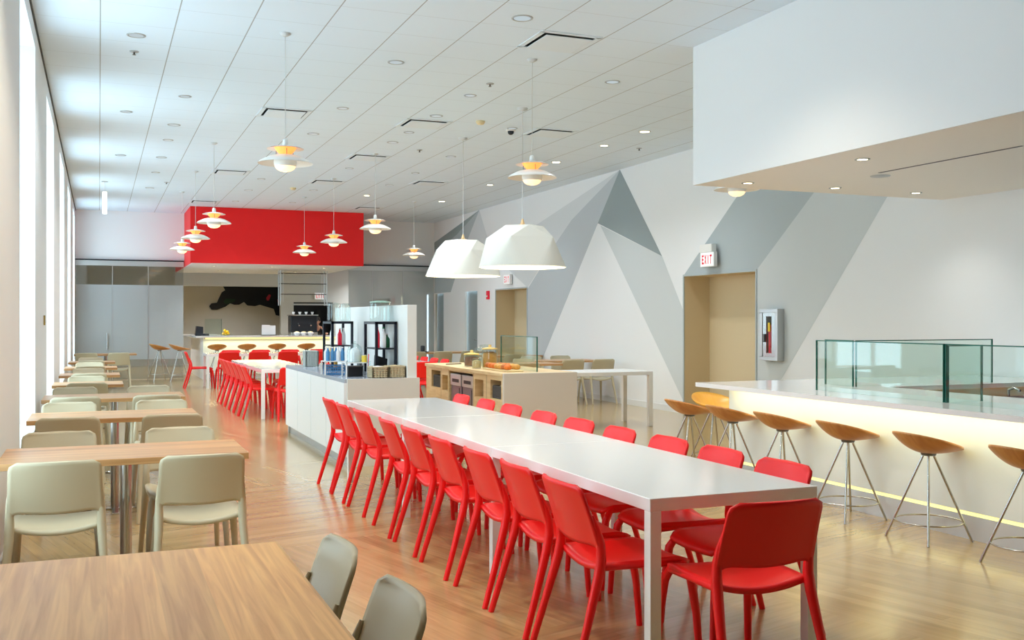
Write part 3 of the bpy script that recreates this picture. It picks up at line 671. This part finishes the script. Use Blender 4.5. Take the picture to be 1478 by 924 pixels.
MB().lathe([(.04, 0), (.04, .42)], 20).build('tube', 'fitlit', t); MB().tube([(0, 0, .42), (0, 0, ZC-3.5)], .004, 6).build('cord', 'cord', t); MB().lathe([(.06, ZC-3.5), (.06, ZC-3.51)], 20).build('canopy', 'fit', t)

# ================================================================ SIGNS, ALARM, EXTINGUISHER
LET = {'E': [(0, 0, .25, 1), (.25, 0, 1, .2), (.25, .4, .85, .6), (.25, .8, 1, 1)], 'I': [(.35, 0, .65, 1)], 'T': [(.35, 0, .65, .8), (0, .8, 1, 1)]}
def exit_sign(label, loc, rz, w=.36, h=.22, mount=True):
    t = thing('exit_sign', label, 'sign', loc, rz)     # faces local -Y
    box('housing', 'white', (-w/2, w/2, -.03, .03, 0, h), t, bevel=.004)
    if mount: box('mounting_block', 'lamp', (-w*.55, w*.35, -.035, .05, h, h+.12), t, bevel=.004)
    f = box('face', 'exitw', (-w/2+.012, w/2-.012, -.034, -.03, .012, h-.012), t)
    p = MB(); lh = h*.62; lw = w*.15; gap = w*.045; x = -(4*lw+3*gap)/2; z0 = (h-lh)/2
    for ch in 'EXIT':
        if ch == 'X':
            for a, b in ((0, 1), (1, 0)):
                q = .14; p.prism([(x+(a-q if a else 0)*lw, z0), (x+(a if a else q*2)*lw, z0), (x+(b if b else q*2)*lw if not a else x+q*2*lw, z0+lh), (x+(1-2*q if not a else 0)*lw, z0+lh)] if not a else
                                 [(x+(1-2*q)*lw, z0), (x+lw, z0), (x+2*q*lw, z0+lh), (x, z0+lh)], lambda u, v, d: (u, d, v), -.0355, -.034)
        else:
            for a0, b0, a1, b1 in LET[ch]: p.box(x+a0*lw, x+a1*lw, -.0355, -.034, z0+b0*lh, z0+b1*lh)
        x += lw+gap
    p.build('lettering', 'exitr', t); return t
exit_sign('red and white EXIT sign above the near beige doorway on the mural wall', (XR-.10, 12.8, 2.26), -PI/2)
exit_sign('red and white EXIT sign above the far beige doorway', (XR-.05, 20.9, 2.26), -PI/2, mount=False)
exit_sign('small red and white EXIT sign above the kitchen doorway', (6.0, 29.56, 2.06), 0, w=.32, h=.2, mount=False)
t = thing('fire_alarm', 'small red fire alarm pull station on the far right wall', 'fire alarm', (XR-.002, 22.22, 1.95)); box('body', 'exitr', (-.045, 0, -.06, .06, 0, .2), t, bevel=.004); box('handle', 'white', (-.055, -.046, -.04, .04, .06, .09), t)
t = thing('extinguisher_cabinet', 'silver framed fire extinguisher cabinet beside the near beige doorway', 'fire cabinet', (XR-.002, 11.34, .92))
mb = MB(); d = -.11
for q in ((-.2, .2, 0, .05), (-.2, .2, .65, .7), (-.2, -.14, .05, .65), (.14, .2, .05, .65)): mb.box(d, 0, q[0], q[1], q[2], q[3])
mb.build('frame', 'alu', t, bevel=.004)
box('back', 'doorgrey', (-.012, 0, -.14, .14, .05, .65), t)
dr = MB();
for q in ((-.14, .14, .05, .1), (-.14, .14, .6, .65), (-.14, -.06, .1, .6), (.06, .14, .1, .6)): dr.box(d+.01, d+.025, *q)
dr = dr.build('door', 'steel', t); box('glazing', 'clear', (d+.014, d+.018, -.06, .06, .1, .6), dr); box('handle', 'darksteel', (d-.012, d+.01, .08, .1, .25, .36), dr)
t = thing('fire_extinguisher', 'red fire extinguisher with yellow tag inside the silver wall cabinet', 'fire extinguisher', (XR-.06, 11.34, .975)); MB().lathe([(.036, 0), (.038, .02), (.038, .36), (.02, .42), (.012, .43)], 20).build('cylinder', 'exitr', t)
box('yellow_tag', mat('tag_yellow', (236, 200, 60), .5), (-.045, -.04, -.03, .02, .34, .46), t); MB().tube([(0, 0, .42), (0, .03, .46), (-.01, .04, .3)], .007, 8).build('hose', 'black', t)
t = thing('light_switch', 'small brass wall plate between the near windows', 'switch', (XL+.001, 11.5, 1.42)); box('plate', mat('brass', (186, 160, 84), .35, .8), (0, .012, -.06, .06, 0, .1), t); box('toggle', 'white', (.012, .02, -.01, .01, .035, .065), t)

# ================================================================ BUFFET COUNTER (white, left of centre)
t = thing('buffet_counter', 'white self service counter with a tall screen behind it', 'counter', (2.27, 10.0, 0))
box('front_panel', 'white', (0, .03, 0, 3.4, .1, .84), t); box('plinth', 'alu', (.05, .6, .05, 3.35, 0, .1), t)
box('end_panel', mat('screen_paint', (214, 211, 203), .5), (.03, .78, -.04, -.001, 0, .88), t); box('end_panel', 'white', (.03, .66, 3.37, 3.4, 0, .84), t)
box('worktop', mat('grey_top', (168, 176, 188), .15), (.002, .66, 0, 3.4, .84, .88), t, bevel=.003)
for k in range(1, 4): box('door_joint', 'base', (-.003, 0, k*.85-.003, k*.85+.003, .1, .84), t)
scr = box('screen', mat('screen_white', (228, 228, 224), .5), (.66, .76, -.0, 3.4, 0, 1.63), t, bevel=.003)
CT = .881
def shelf_unit(label, x, y, w=.27, d=.34, h=.575):
    t = thing('display_shelf', label, 'shelf', (x, y, CT)); p = MB(); e = .028
    for xx in (0, w-e):
        for yy in (0, d-e): p.box(xx, xx+e, yy, yy+e, 0, h)
    for z in (0, h-e):
        p.box(0, w, 0, e, z, z+e); p.box(0, w, d-e, d, z, z+e); p.box(0, e, 0, d, z, z+e); p.box(w-e, w, 0, d, z, z+e)
    p.build('frame', 'navyblack', t); box('shelf_board', 'navyblack', (e/2, w-e/2, e/2, d-e/2, .28, .295), t); box('top_board', 'navyblack', (0, w, 0, d, h-.004, h), t); box('bottom_board', 'navyblack', (e/2, w-e/2, e/2, d-e/2, .0, .012), t)
    return t
shelf_unit('black framed two tier shelf on the buffet, the nearer one', 2.685, 10.35, .235, .5); shelf_unit('black framed two tier shelf on the buffet, the farther one', 2.51, 11.7, .26, .5)
def jar(label, x, y, z, r, h, fill=None, fh=.6, lid=None, name='glass_jar', cat='jar', group=None, knob=False):
    t = thing(name, label, cat, (x, y, z), 0, group)
    MB().lathe([(r*.96, 0), (r, .01), (r, h*.9), (r*.92, h)], 24).build('glass', 'clear', t)
    if fill: MB().lathe([(r*.9, .008), (r*.9, h*fh), (r*.5, h*fh+.01), (0, h*fh+.015)], 20).build('contents', fill, t)
    lm = lid or 'clear'
    MB().lathe([(r*1.02, h), (r*1.02, h+.012), (r*.5, h+.022)]+([(r*.18, h+.026), (r*.22, h+.05), (0, h+.058)] if knob else []), 24).build('lid', lm, t)
    return t
GL = mat('green_glass', (170, 205, 190), .1, trans=.4)
jar('tall glass jar on the farther black shelf, left one', 2.60, 12.0, 1.458, .075, .2); jar('tall glass jar on the farther black shelf, right one', 2.71, 11.85, 1.458, .06, .19)
jar('wide glass jar with green lid on the nearer black shelf', 2.80, 10.6, 1.458, .11, .2, lid=GL)
# bottles and cups in the shelves
BC = {'red': MT['exitr'], 'white': MT['white'], 'amber': mat('amber', (200, 150, 60), .2), 'green': mat('bottle_green', (40, 110, 70), .2), 'blue': mat('bottle_blue', (70, 130, 180), .2), 'tan': mat('tan_paper', (206, 184, 140), .6)}
def bottle(label, x, y, z, col, h=.2, r=.026, cap='white', group=None):
    t = thing('bottle', label, 'bottle', (x, y, z), 0, group)
    MB().lathe([(r*.9, 0), (r, .01), (r, h*.62), (r*.4, h*.82), (r*.4, h*.93)], 16).build('body', BC[col], t); MB().lathe([(r*.48, h*.92), (r*.48, h)], 12).build('cap', BC[cap], t)
    return t
bottle('red capped bottle on the upper tier of the farther black shelf', 2.57, 11.95, CT+.296, 'white', .22, cap='red'); bottle('red bottle on the upper tier of the farther black shelf', 2.63, 11.8, CT+.296, 'red', .2)
bottle('clear white bottle on the upper tier of the farther black shelf', 2.71, 11.95, CT+.296, 'white', .2); bottle('amber bottle on the lower tier of the farther black shelf', 2.6, 11.9, CT+.013, 'amber', .19)
bottle('red bottle on the upper tier of the nearer black shelf', 2.745, 10.5, CT+.296, 'red', .24); bottle('white bottle on the upper tier of the nearer black shelf', 2.80, 10.45, CT+.296, 'white', .22, cap='green'); bottle('green bottle on the upper tier of the nearer black shelf', 2.86, 10.55, CT+.296, 'green', .15, .035)
t = thing('knife_block', 'black cutlery holder on the lower tier of the nearer black shelf', 'holder', (2.80, 10.6, CT+.013)); MB().prism([(-.06, 0), (.06, 0), (.07, .16), (-.05, .2)], lambda a, b, d: (a, d, b), -.05, .05).build('body', 'black', t)
def basket(label, x, y, z, w, d, h, m='basket', fillm=None, rz=0):
    t = thing('wicker_basket', label, 'basket', (x, y, z), rz); p = MB(); e = .012
    def wall(x0, y0, x1, y1):
        p.tube([(x0, y0, h), (x1, y1, h)], .009, 8)
        n = max(3, int(h/.018))
        for k in range(n): p.tube([(x0, y0, (k+.5)*h/n), ((x0+x1)/2, (y0+y1)/2, (k+.5)*h/n), (x1, y1, (k+.5)*h/n)], .0095, 6)
        L = math.hypot(x1-x0, y1-y0)
        for k in range(int(L/.03)+1):
            f = k/int(L/.03); p.tube([(x0+(x1-x0)*f, y0+(y1-y0)*f, 0), (x0+(x1-x0)*f, y0+(y1-y0)*f, h)], .0105, 6)
    wall(-w/2, -d/2, w/2, -d/2); wall(w/2, -d/2, w/2, d/2); wall(w/2, d/2, -w/2, d/2); wall(-w/2, d/2, -w/2, -d/2); p.box(-w/2, w/2, -d/2, d/2, .001, .012)
    p.build('weave', m, t)
    if fillm:
        q = MB(); q.lathe([(w*.42, h*.3), (w*.44, h*.92), (w*.3, h*1.08), (0, h*1.15)], 16, sy=d/w); q.build('contents', fillm, t)
    return t
basket('square wicker basket at the near end of the buffet, left one', 2.655, 10.14, CT+.002, .155, .2, .105, fillm='white'); basket('square wicker basket at the near end of the buffet, right one', 2.835, 10.14, CT+.002, .165, .2, .11, fillm=BC['tan'])
basket('grey wicker basket standing alone at the far part of the buffet', 2.5, 12.9, CT+.002, .15, .18, .19, m=mat('grey_wicker', (168, 172, 166), .8, bump=.6, bscale=120))
def stand(label, x, y, w=.24, d=.2, h=.15):
    t = thing('metal_stand', label, 'stand', (x, y, CT)); p = MB(); e = .006
    for xx in (-w/2, w/2):
        for yy in (-d/2, d/2): p.box(xx-e, xx+e, yy-e, yy+e, 0, h)
    p.build('legs_frame', 'white', t); box('tray', 'white', (-w/2-e, w/2+e, -d/2-e, d/2+e, h-.008, h), t); return t
stand('white metal stand on the buffet holding blue bottles', 2.36, 10.86); stand('white metal stand on the buffet holding a glass dome', 2.48, 10.42, .22)
t = thing('wire_crate', 'blue wire crate of bottles under the white stand on the buffet', 'crate', (2.36, 10.86, CT+.001)); p = MB()
for z in (.01, .04, .07, .1):
    for q in ((-.1, -.08, .1, -.08), (.1, -.08, .1, .08), (.1, .08, -.1, .08), (-.1, .08, -.1, -.08)): p.tube([(q[0], q[1], z), (q[2], q[3], z)], .004, 6)
for k in range(9): p.tube([(-.1+.025*k, -.08, .005), (-.1+.025*k, -.08, .1)], .003, 6); p.tube([(-.1+.025*k, .08, .005), (-.1+.025*k, .08, .1)], .003, 6)
p.build('wire_frame', 'blue' if 'blue' in MT else BC['blue'], t); box('bottom', BC['blue'], (-.1, .1, -.08, .08, 0, .006), t)
k = 0
for dx in (-.08, -.03, .03, .08):
    for dy in (-.05, .05):
        bottle('small bottle on the blue and white stand, %s row, %s from left' % ('front' if dy < 0 else 'rear', ['first', 'second', 'third', 'fourth'][k//2]), 2.36+dx, 10.86+dy, CT+.151, ['blue', 'white', 'blue', 'tan', 'white', 'blue', 'blue', 'white'][k], .15, .022, group='bottles on the stand'); k += 1
t = thing('cake_dome', 'glass dome full of wrapped pastries on the white stand', 'cake dome', (2.48, 10.42, CT+.152)); MB().lathe([(.08, 0), (.08, .1), (.066, .16), (.03, .19), (0, .195)], 28).build('dome', 'clear', t)
MB().lathe([(.065, .004), (.07, .05), (.055, .12), (.02, .15), (0, .152)], 16).build('wrapped_pastries', mat('wrap_white', (230, 234, 240), .25, bump=1, bscale=30), t); MB().lathe([(.008, .19), (.014, .2), (.014, .215), (0, .22)], 12).build('knob', 'clear', t)
t = thing('tin_can', 'yellow tin beside the glass dome on the white stand', 'tin', (2.565, 10.35, CT+.152)); MB().lathe([(.028, 0), (.028, .07)], 18).build('body', mat('tin_yellow', (226, 200, 70), .35), t); MB().lathe([(.029, .07), (.029, .076), (0, .077)], 18).build('lid', 'steel', t)
box_ = thing('menu_box', 'small black box under the white stand on the buffet', 'box', (2.48, 10.44, CT+.001)); box('body', 'black', (-.08, .08, -.06, .06, 0, .1), box_, bevel=.003); box('lid', 'darksteel', (-.083, .083, -.063, .063, .1, .112), box_)
t = thing('coffee_canister', 'dark lidded canister behind the wicker baskets', 'canister', (2.62, 10.75, CT+.001)); MB().lathe([(.035, 0), (.038, .01), (.035, .13)], 20).build('body', 'darksteel', t); MB().lathe([(.037, .13), (.037, .15), (.01, .16)], 20).build('lid', 'black', t)
t = thing('straw_cup', 'clear cup of straws beside the farther black shelf', 'cup', (2.84, 11.3, CT+.001)); MB().lathe([(.03, 0), (.038, .12)], 16).build('cup', 'clear', t)
for k in range(6): MB().tube([(.0, 0, .005), (.03*math.cos(k), .03*math.sin(k), .2)], .003, 6).build('straw', BC['red'] if k % 2 else 'white', t)

# ================================================================ WOODEN ISLAND
IX, IY = 3.97, 9.95
t = thing('wooden_island', 'pale maple service island with open cubbies and a white end panel', 'counter', (IX, IY, 0))
L_ = 2.7; Wd = .84
p = MB(); holes = [(.06, .38, .62, .82), (.6, .88, .6, .8), (1.84, 2.06, .6, .79), (2.13, 2.5, .62, .83), (.94, 1.79, .06, .85)]
rect_with_holes(p, 0, L_, 0, .87, holes, lambda a, b: (0, a, b)); q_ = p.build('front_face', 'maple', t, fix=False)
p = MB()
for a0, a1, b0, b1 in holes:
    dd = .34
    p.add([(0, a0, b0), (dd, a0, b0), (dd, a0, b1), (0, a0, b1)], [(0, 1, 2, 3)]); p.add([(0, a1, b0), (dd, a1, b0), (dd, a1, b1), (0, a1, b1)], [(0, 1, 2, 3)])
    p.add([(0, a0, b0), (0, a1, b0), (dd, a1, b0), (dd, a0, b0)], [(0, 1, 2, 3)]); p.add([(0, a0, b1), (0, a1, b1), (dd, a1, b1), (dd, a0, b1)], [(0, 1, 2, 3)]); p.add([(dd, a0, b0), (dd, a1, b0), (dd, a1, b1), (dd, a0, b1)], [(0, 1, 2, 3)])
p.build('cubby_lining', 'maple', t, fix=False)
box('back_face', 'maple', (Wd-.02, Wd, 0, L_, 0, .87), t); box('far_end', 'maple', (0, Wd, L_-.001, L_+.02, 0, .87), t)
box('end_panel', mat('end_panel_paint', (212, 204, 192), .5), (-.01, Wd+.01, -.04, -.001, 0, .905), t, bevel=.002)
box('worktop', 'maple', (-.02, Wd+.01, .0, L_+.02, .87, .905), t, bevel=.002)
for a in (.5, .915, 1.81, 2.1): box('panel_joint', 'basket', (-.002, 0, a-.003, a+.003, 0, .87), t)
IT = .907
for k, (yy, l) in enumerate([(1.155, 'nearer'), (1.575, 'farther')]):
    b_ = thing('waste_bin', 'grey steel waste bin built into the island, the %s of two' % l, 'bin', (IX+.02, IY+yy, .062)); box('body', mat('bin_steel', (128, 124, 136), .3, .7), (0, .28, -.19, .19, 0, .62), b_, bevel=.004); box('flap', 'alu', (-.012, .28, -.19, .19, .621, .76), b_, bevel=.004); box('slot', 'black', (-.014, -.011, -.12, .12, .66, .7), b_)
    MB().tube([(-.02, -.17, .1), (-.02, -.17, .6)], .006, 6).build('handle', 'darksteel', b_)
basket('dark wicker basket of napkins in the nearest cubby of the island', IX+.12, IY+.22, .622, .2, .24, .13, 'darkbasket', BC['tan']); basket('dark wicker basket in the farthest cubby of the island', IX+.12, IY+2.31, .622, .2, .28, .14, 'darkbasket')
shield('green tinted glass shield standing on the wooden island', (4.42, 11.15), (4.42, 10.08), IT, 1.29, .012)
NUT = mat('nuts', (150, 96, 60), .6, bump=1, bscale=60, var=.4); GRAN = mat('dried_fruit', (214, 150, 60), .5, bump=1, bscale=60, var=.35); COOK = mat('cookies', (232, 200, 140), .6, bump=1, bscale=40, var=.15)
jar('short glass jar of brown nuts on the island', 4.22, 11.62, IT, .095, .14, NUT, .75, mat('lid_gold', (226, 196, 110), .4), knob=True)
jar('tall glass jar of orange dried fruit on the island', 4.24, 11.05, IT+.001, .09, .22, GRAN, .8, mat('lid_gold2', (226, 190, 110), .4), knob=True)
jar('squat glass jar of pale cookies on the island', 4.085, 11.08, IT, .055, .1, COOK, .85); jar('tall clear jar behind the nut jar on the island', 4.40, 11.78, IT, .08, .2, knob=True); jar('clear glass jar behind the dried fruit on the island', 4.30, 11.32, IT, .06, .25, mat('oats', (230, 214, 180), .7), .6)
t = thing('pastry_tray', 'long cream tray of pastries on the wooden island', 'tray', (4.2, 10.55, IT)); box('tray', mat('tray_cream', (238, 220, 170), .4), (-.1, .1, -.38, .38, 0, .018), t, bevel=.006)
PA = [mat('pastry_orange', (226, 120, 40), .5, bump=.6, bscale=40, var=.2), mat('pastry_gold', (222, 164, 80), .5, bump=.6, bscale=40, var=.2), mat('pastry_brown', (190, 110, 50), .5, bump=.6, bscale=40, var=.2)]
for k in range(12):
    yy = 10.24+.1*(k % 7) if k < 7 else 10.28+.12*(k-7); xx = 4.14 if k < 7 else 4.26
    o = MB().lathe([(0, 0), (.032, .004), (.043, .022), (.038, .045), (.02, .058), (0, .061)], 14, sy=1.1).build('pastry', PA[(k*7 % 5) % 3], None, (xx, yy, IT+.019))
    tag(o, 'glazed pastry on the cream tray, %s row, %s from the camera' % ('left' if k < 7 else 'right', ORD[k if k < 7 else k-7]), 'pastry', 'pastries on the tray')
t = thing('serving_tongs', 'black serving tongs lying at the far end of the island top', 'tongs', (4.15, 12.1, IT)); MB().tube([(-.1, 0, .006), (.1, .02, .012)], .006, 6).build('arm', 'black', t); MB().tube([(-.1, 0, .006), (.1, -.02, .012)], .006, 6).build('arm', 'black', t)

# ================================================================ KITCHEN
t = thing('kitchen_counter', 'glowing white kitchen counter under the red box', 'counter', (2.36, 25.75, 0))
box('front_panel', 'glow', (0, 3.7, 0, .03, .12, 1.0), t); box('end_panel', 'white', (-.001, .03, .03, 3.6, .0, 1.03), t); box('plinth', 'plinth', (.03, 3.7, .04, .3, 0, .12), t)
p = MB(); p.box(-.2, 3.7, -.32, .7, 1.03, 1.07); p.box(-.2, .6, .7, 3.6, 1.03, 1.07); p.build('worktop', 'quartz', t); box('light_strip', 'strip', (.05, 3.7, -.03, -.004, 1.0, 1.025), t); box('inner_panel', 'kwall', (.6, 3.7, .64, .67, 0, 1.03), t)
add_light('kitchen_glow', 'AREA', (4.4, 25.62, 1.0), 20, (1, .92, .5), 4.0, .1, rot=(math.radians(-18), 0, 0))
# dark abstract painting on the back wall
t = thing('wall_painting', 'sprawling black painted shape with red touches on the kitchen back wall', 'painting', (3.6, 33.97, 0))
def kz(px, py): 
    r = (px-739)/F; s, c = math.sin(TH), math.cos(TH); d = 33.97/(c-r*s); return (d*(r*c+s)-3.6, EYE-(py-461)/F*d)
out = [(321, 412), (405, 412), (404, 430), (403, 456), (398, 455), (395, 446), (388, 444), (375, 440), (368, 442), (357, 441), (352, 436), (345, 440), (338, 440), (332, 438), (325, 443), (314, 447), (305, 447), (302, 442), (305, 438), (313, 437), (317, 428), (320, 422), (325, 419)]
MB().prism([kz(*q) for q in out], lambda a, b, d: (a, d, b), -.02, 0).build('black_shape', 'black', t)
for pts, nm, c_ in [([(384, 430), (388, 425), (391, 426), (388, 434), (385, 434)], 'red_patch', (170, 40, 60)), ([(400, 432), (403, 434), (403, 440), (401, 438)], 'red_patch', (170, 40, 60)), ([(322, 436), (326, 431), (340, 432), (338, 436), (326, 439)], 'green_patch', (24, 52, 38))]:
    MB().prism([kz(*q) for q in pts], lambda a, b, d: (a, d, b), -.024, -.021).build(nm, mat(nm, c_, .6), t)
# hanging shelf rack
t = thing('hanging_rack', 'chrome hanging shelf rack suspended under the red kitchen box', 'rack', (5.06, 27.2, 1.85)); H_ = .93
for s in (-1, 1):
    for y in (-.15, .15):
        MB().tube([(.62*s, y, 0), (.62*s, y, H_)], .014, 8).build('upright', 'alu', t)
        MB().tube([(.54*s, y, .1), (.54*s, y, H_)], .008, 8).build('upright', 'alu', t)
for z in (.3, .58, .86):
    p = MB()
    for y in (-.15, -.05, .05, .15): p.tube([(-.62, y, z), (.62, y, z)], .011, 6)
    for k in range(13): p.tube([(-.6+.1*k, -.15, z), (-.6+.1*k, .15, z)], .005, 6)
    p.build('wire_shelf', 'darksteel', t)
# coffee machine and barista
t = thing('espresso_machine', 'black and steel espresso machine on the kitchen counter', 'coffee machine', (4.86, 26.1, 1.071)); box('body', 'black', (-.34, .34, -.15, .25, .08, .5), t, bevel=.02); box('base', 'steel', (-.34, .34, -.22, .25, 0, .08), t, bevel=.01); box('cup_rail', 'steel', (-.36, .36, -.18, .27, .5, .53), t)
for k in range(4): MB().lathe([(.02, .53), (.035, .58), (.038, .6)], 12, (-.24+.16*k, 0, 0)).build('cup', 'white', t)
for s in (-1, 1): MB().tube([(.15*s, -.15, .3), (.15*s, -.2, .26), (.15*s, -.3, .25)], .015, 8).build('group_handle', 'steel', t)
for k in range(3):
    b_ = thing('bowl', 'white bowl of food on the kitchen counter front edge, %s' % ['left', 'middle', 'right'][k], 'bowl', (4.62+.17*k, 25.62, 1.071), 0, 'bowls on the kitchen counter'); MB().lathe([(.04, 0), (.075, .05), (.08, .08), (.072, .08)], 20).build('bowl', 'white', b_); MB().lathe([(.07, .07), (.05, .1), (0, .11)], 16).build('food', BC['tan'], b_)
for x, h, nm in [(3.86, .27, 'left'), (4.02, .25, 'right')]: 
    b_ = thing('menu_stand', 'white paper menu stand on the kitchen counter, %s one' % nm, 'menu', (x, 25.7 if nm == 'left' else 25.85, 1.071)); box('sheet', 'white', (-.1, .1, -.004, .004, .02, h), b_); box('foot', 'darksteel', (-.12, .12, -.04, .04, 0, .02), b_)
t = thing('fruit_bowl', 'shallow glass bowl of yellow lemons on the kitchen counter', 'bowl', (2.9, 25.75, 1.071)); MB().lathe([(.06, 0), (.12, .04), (.14, .06), (.13, .06)], 24).build('bowl', 'clear', t)
LM = mat('lemon', (250, 200, 20), .4)
lp = [(0, 0, .04), (.06, .02, .05), (-.06, .02, .05), (0, .06, .09), (.03, -.04, .1), (-.03, -.02, .13)]
for i, (a, b, z) in enumerate(lp):
    o = MB().lathe([(0, -.035), (.012, -.03), (.032, -.012), (.034, .008), (.022, .03), (0, .038)], 14).build('lemon', LM, None, (2.9+a, 25.75+b, 1.071+z)); tag(o, 'yellow lemon in the glass bowl on the kitchen counter, ' + ['bottom middle', 'bottom right', 'bottom left', 'upper rear', 'upper front', 'topmost'][i], 'lemon', 'lemons in the bowl')
t = thing('glass_shield', 'small grey glass screen standing on the kitchen counter by the lemons', 'glass shield', (2.62, 26.0, 1.071)); box('pane', 'glass', (-.2, .2, -.006, .006, 0, .42), t); box('edge', 'glassedge', (.196, .204, -.008, .008, 0, .42), t)
t = thing('cash_register', 'small black till at the left end of the kitchen counter', 'till', (2.35, 26.4, 1.071)); box('base', 'black', (-.13, .2, -.14, .14, 0, .05), t, bevel=.004); MB().prism([(-.12, .05), (.06, .05), (.06, .22), (-.1, .24)], lambda a, b, d: (a, d, b), -.12, .12).build('screen', 'black', t)

# person (barista) : one continuous skinned body
def person(loc, rz):
    t = thing('person', 'person in dark clothing leaning behind the espresso machine', 'person', loc, rz)   # faces -Y
    def skin(name, V, E, R, m, sub=2):
        me = bpy.data.meshes.new(name); me.from_pydata(V, E, []); o = bpy.data.objects.new(name, me); C.objects.link(o); o.parent = t
        sk = o.modifiers.new('skin', 'SKIN'); sk.use_smooth_shade = True
        for i, r in enumerate(R): me.skin_vertices[0].data[i].radius = r if isinstance(r, tuple) else (r, r)
        me.skin_vertices[0].data[0].use_root = True
        sb = o.modifiers.new('sub', 'SUBSURF'); sb.levels = sub; sb.render_levels = sub; me.materials.append(m); return o
    V = [(0, .08, .90), (0, .02, 1.03), (0, -.08, 1.17), (0, -.17, 1.26), (0, -.21, 1.32), (0, -.24, 1.36), (0, -.26, 1.43), (0, -.255, 1.5),
         (.1, 0, .88), (.11, -.02, .5), (.11, .02, .09), (.11, -.12, .04), (-.1, 0, .88), (-.11, -.02, .5), (-.11, .02, .09), (-.11, -.12, .04),
         (.17, -.16, 1.24), (.23, -.2, 1.0), (.2, -.4, 1.04), (.17, -.48, 1.12), (-.17, -.16, 1.24), (-.23, -.2, 1.0), (-.2, -.4, 1.04), (-.17, -.48, 1.12)]
    Ed = [(0, 1), (1, 2), (2, 3), (3, 4), (4, 5), (5, 6), (6, 7), (0, 8), (8, 9), (9, 10), (10, 11), (0, 12), (12, 13), (13, 14), (14, 15), (3, 16), (16, 17), (17, 18), (18, 19), (3, 20), (20, 21), (21, 22), (22, 23)]
    R = [(.15, .11), (.14, .1), (.16, .11), (.1, .08), (.055, .055), (.06, .065), (.08, .095), (.06, .07), (.09, .09), (.06, .06), (.04, .04), (.035, .03), (.09, .09), (.06, .06), (.04, .04), (.035, .03),
         (.06, .06), (.045, .045), (.035, .035), (.03, .02), (.06, .06), (.045, .045), (.035, .035), (.03, .02)]
    SKN = mat('skin', (206, 150, 122), .5)
    b_ = skin('body', V, Ed, R, SKN)
    CL = MT['black']
    VV = [(0, .08, .90), (0, .02, 1.03), (0, -.08, 1.17), (0, -.165, 1.255), (.17, -.16, 1.24), (.225, -.19, 1.05), (-.17, -.16, 1.24), (-.225, -.19, 1.05), (.1, 0, .86), (.11, -.02, .5), (.11, .02, .1), (-.1, 0, .86), (-.11, -.02, .5), (-.11, .02, .1)]
    skin('clothing', VV, [(0, 1), (1, 2), (2, 3), (3, 4), (4, 5), (3, 6), (6, 7), (0, 8), (8, 9), (9, 10), (0, 11), (11, 12), (12, 13)], [(.165, .125), (.155, .115), (.175, .125), (.11, .09), (.075, .075), (.06, .06), (.075, .075), (.06, .06), (.1, .1), (.075, .075), (.055, .055), (.1, .1), (.075, .075), (.055, .055)], CL)
    MB().lathe([(.088, 0), (.094, .04), (.082, .09), (.045, .12), (0, .128)], 20, (0, -.24, 1.43), sy=1.12).build('hair', mat('hair_dark', (30, 24, 22), .6), t)
    MB().lathe([(.018, 0), (.012, .03), (.004, .05)], 8, (0, -.362, 1.405)).build('nose', SKN, t)
    for s in (-1, 1):
        MB().lathe([(0, -.012), (.01, 0), (0, .012)], 8, (.033*s, -.345, 1.452)).build('eye', 'black', t)
        MB().lathe([(.004, -.03), (.016, 0), (.006, .03)], 8, (.088*s, -.25, 1.42)).build('ear', SKN, t)
        for k in range(5):
            x0 = .17*s+(-.024+.012*k); ln = [.045, .06, .065, .06, .05][k]
            MB().tube([(x0, -.485, 1.12), (x0, -.485-ln*.6, 1.115), (x0, -.485-ln, 1.095)], [.009, .008, .006], 8).build('finger', SKN, t)
    MB().tube([(-.03, -.35, 1.382), (0, -.356, 1.379), (.03, -.35, 1.382)], .005, 6).build('mouth', mat('lip', (170, 90, 84), .5), t)
    return t
person((5.3, 27.0, 0), .2)
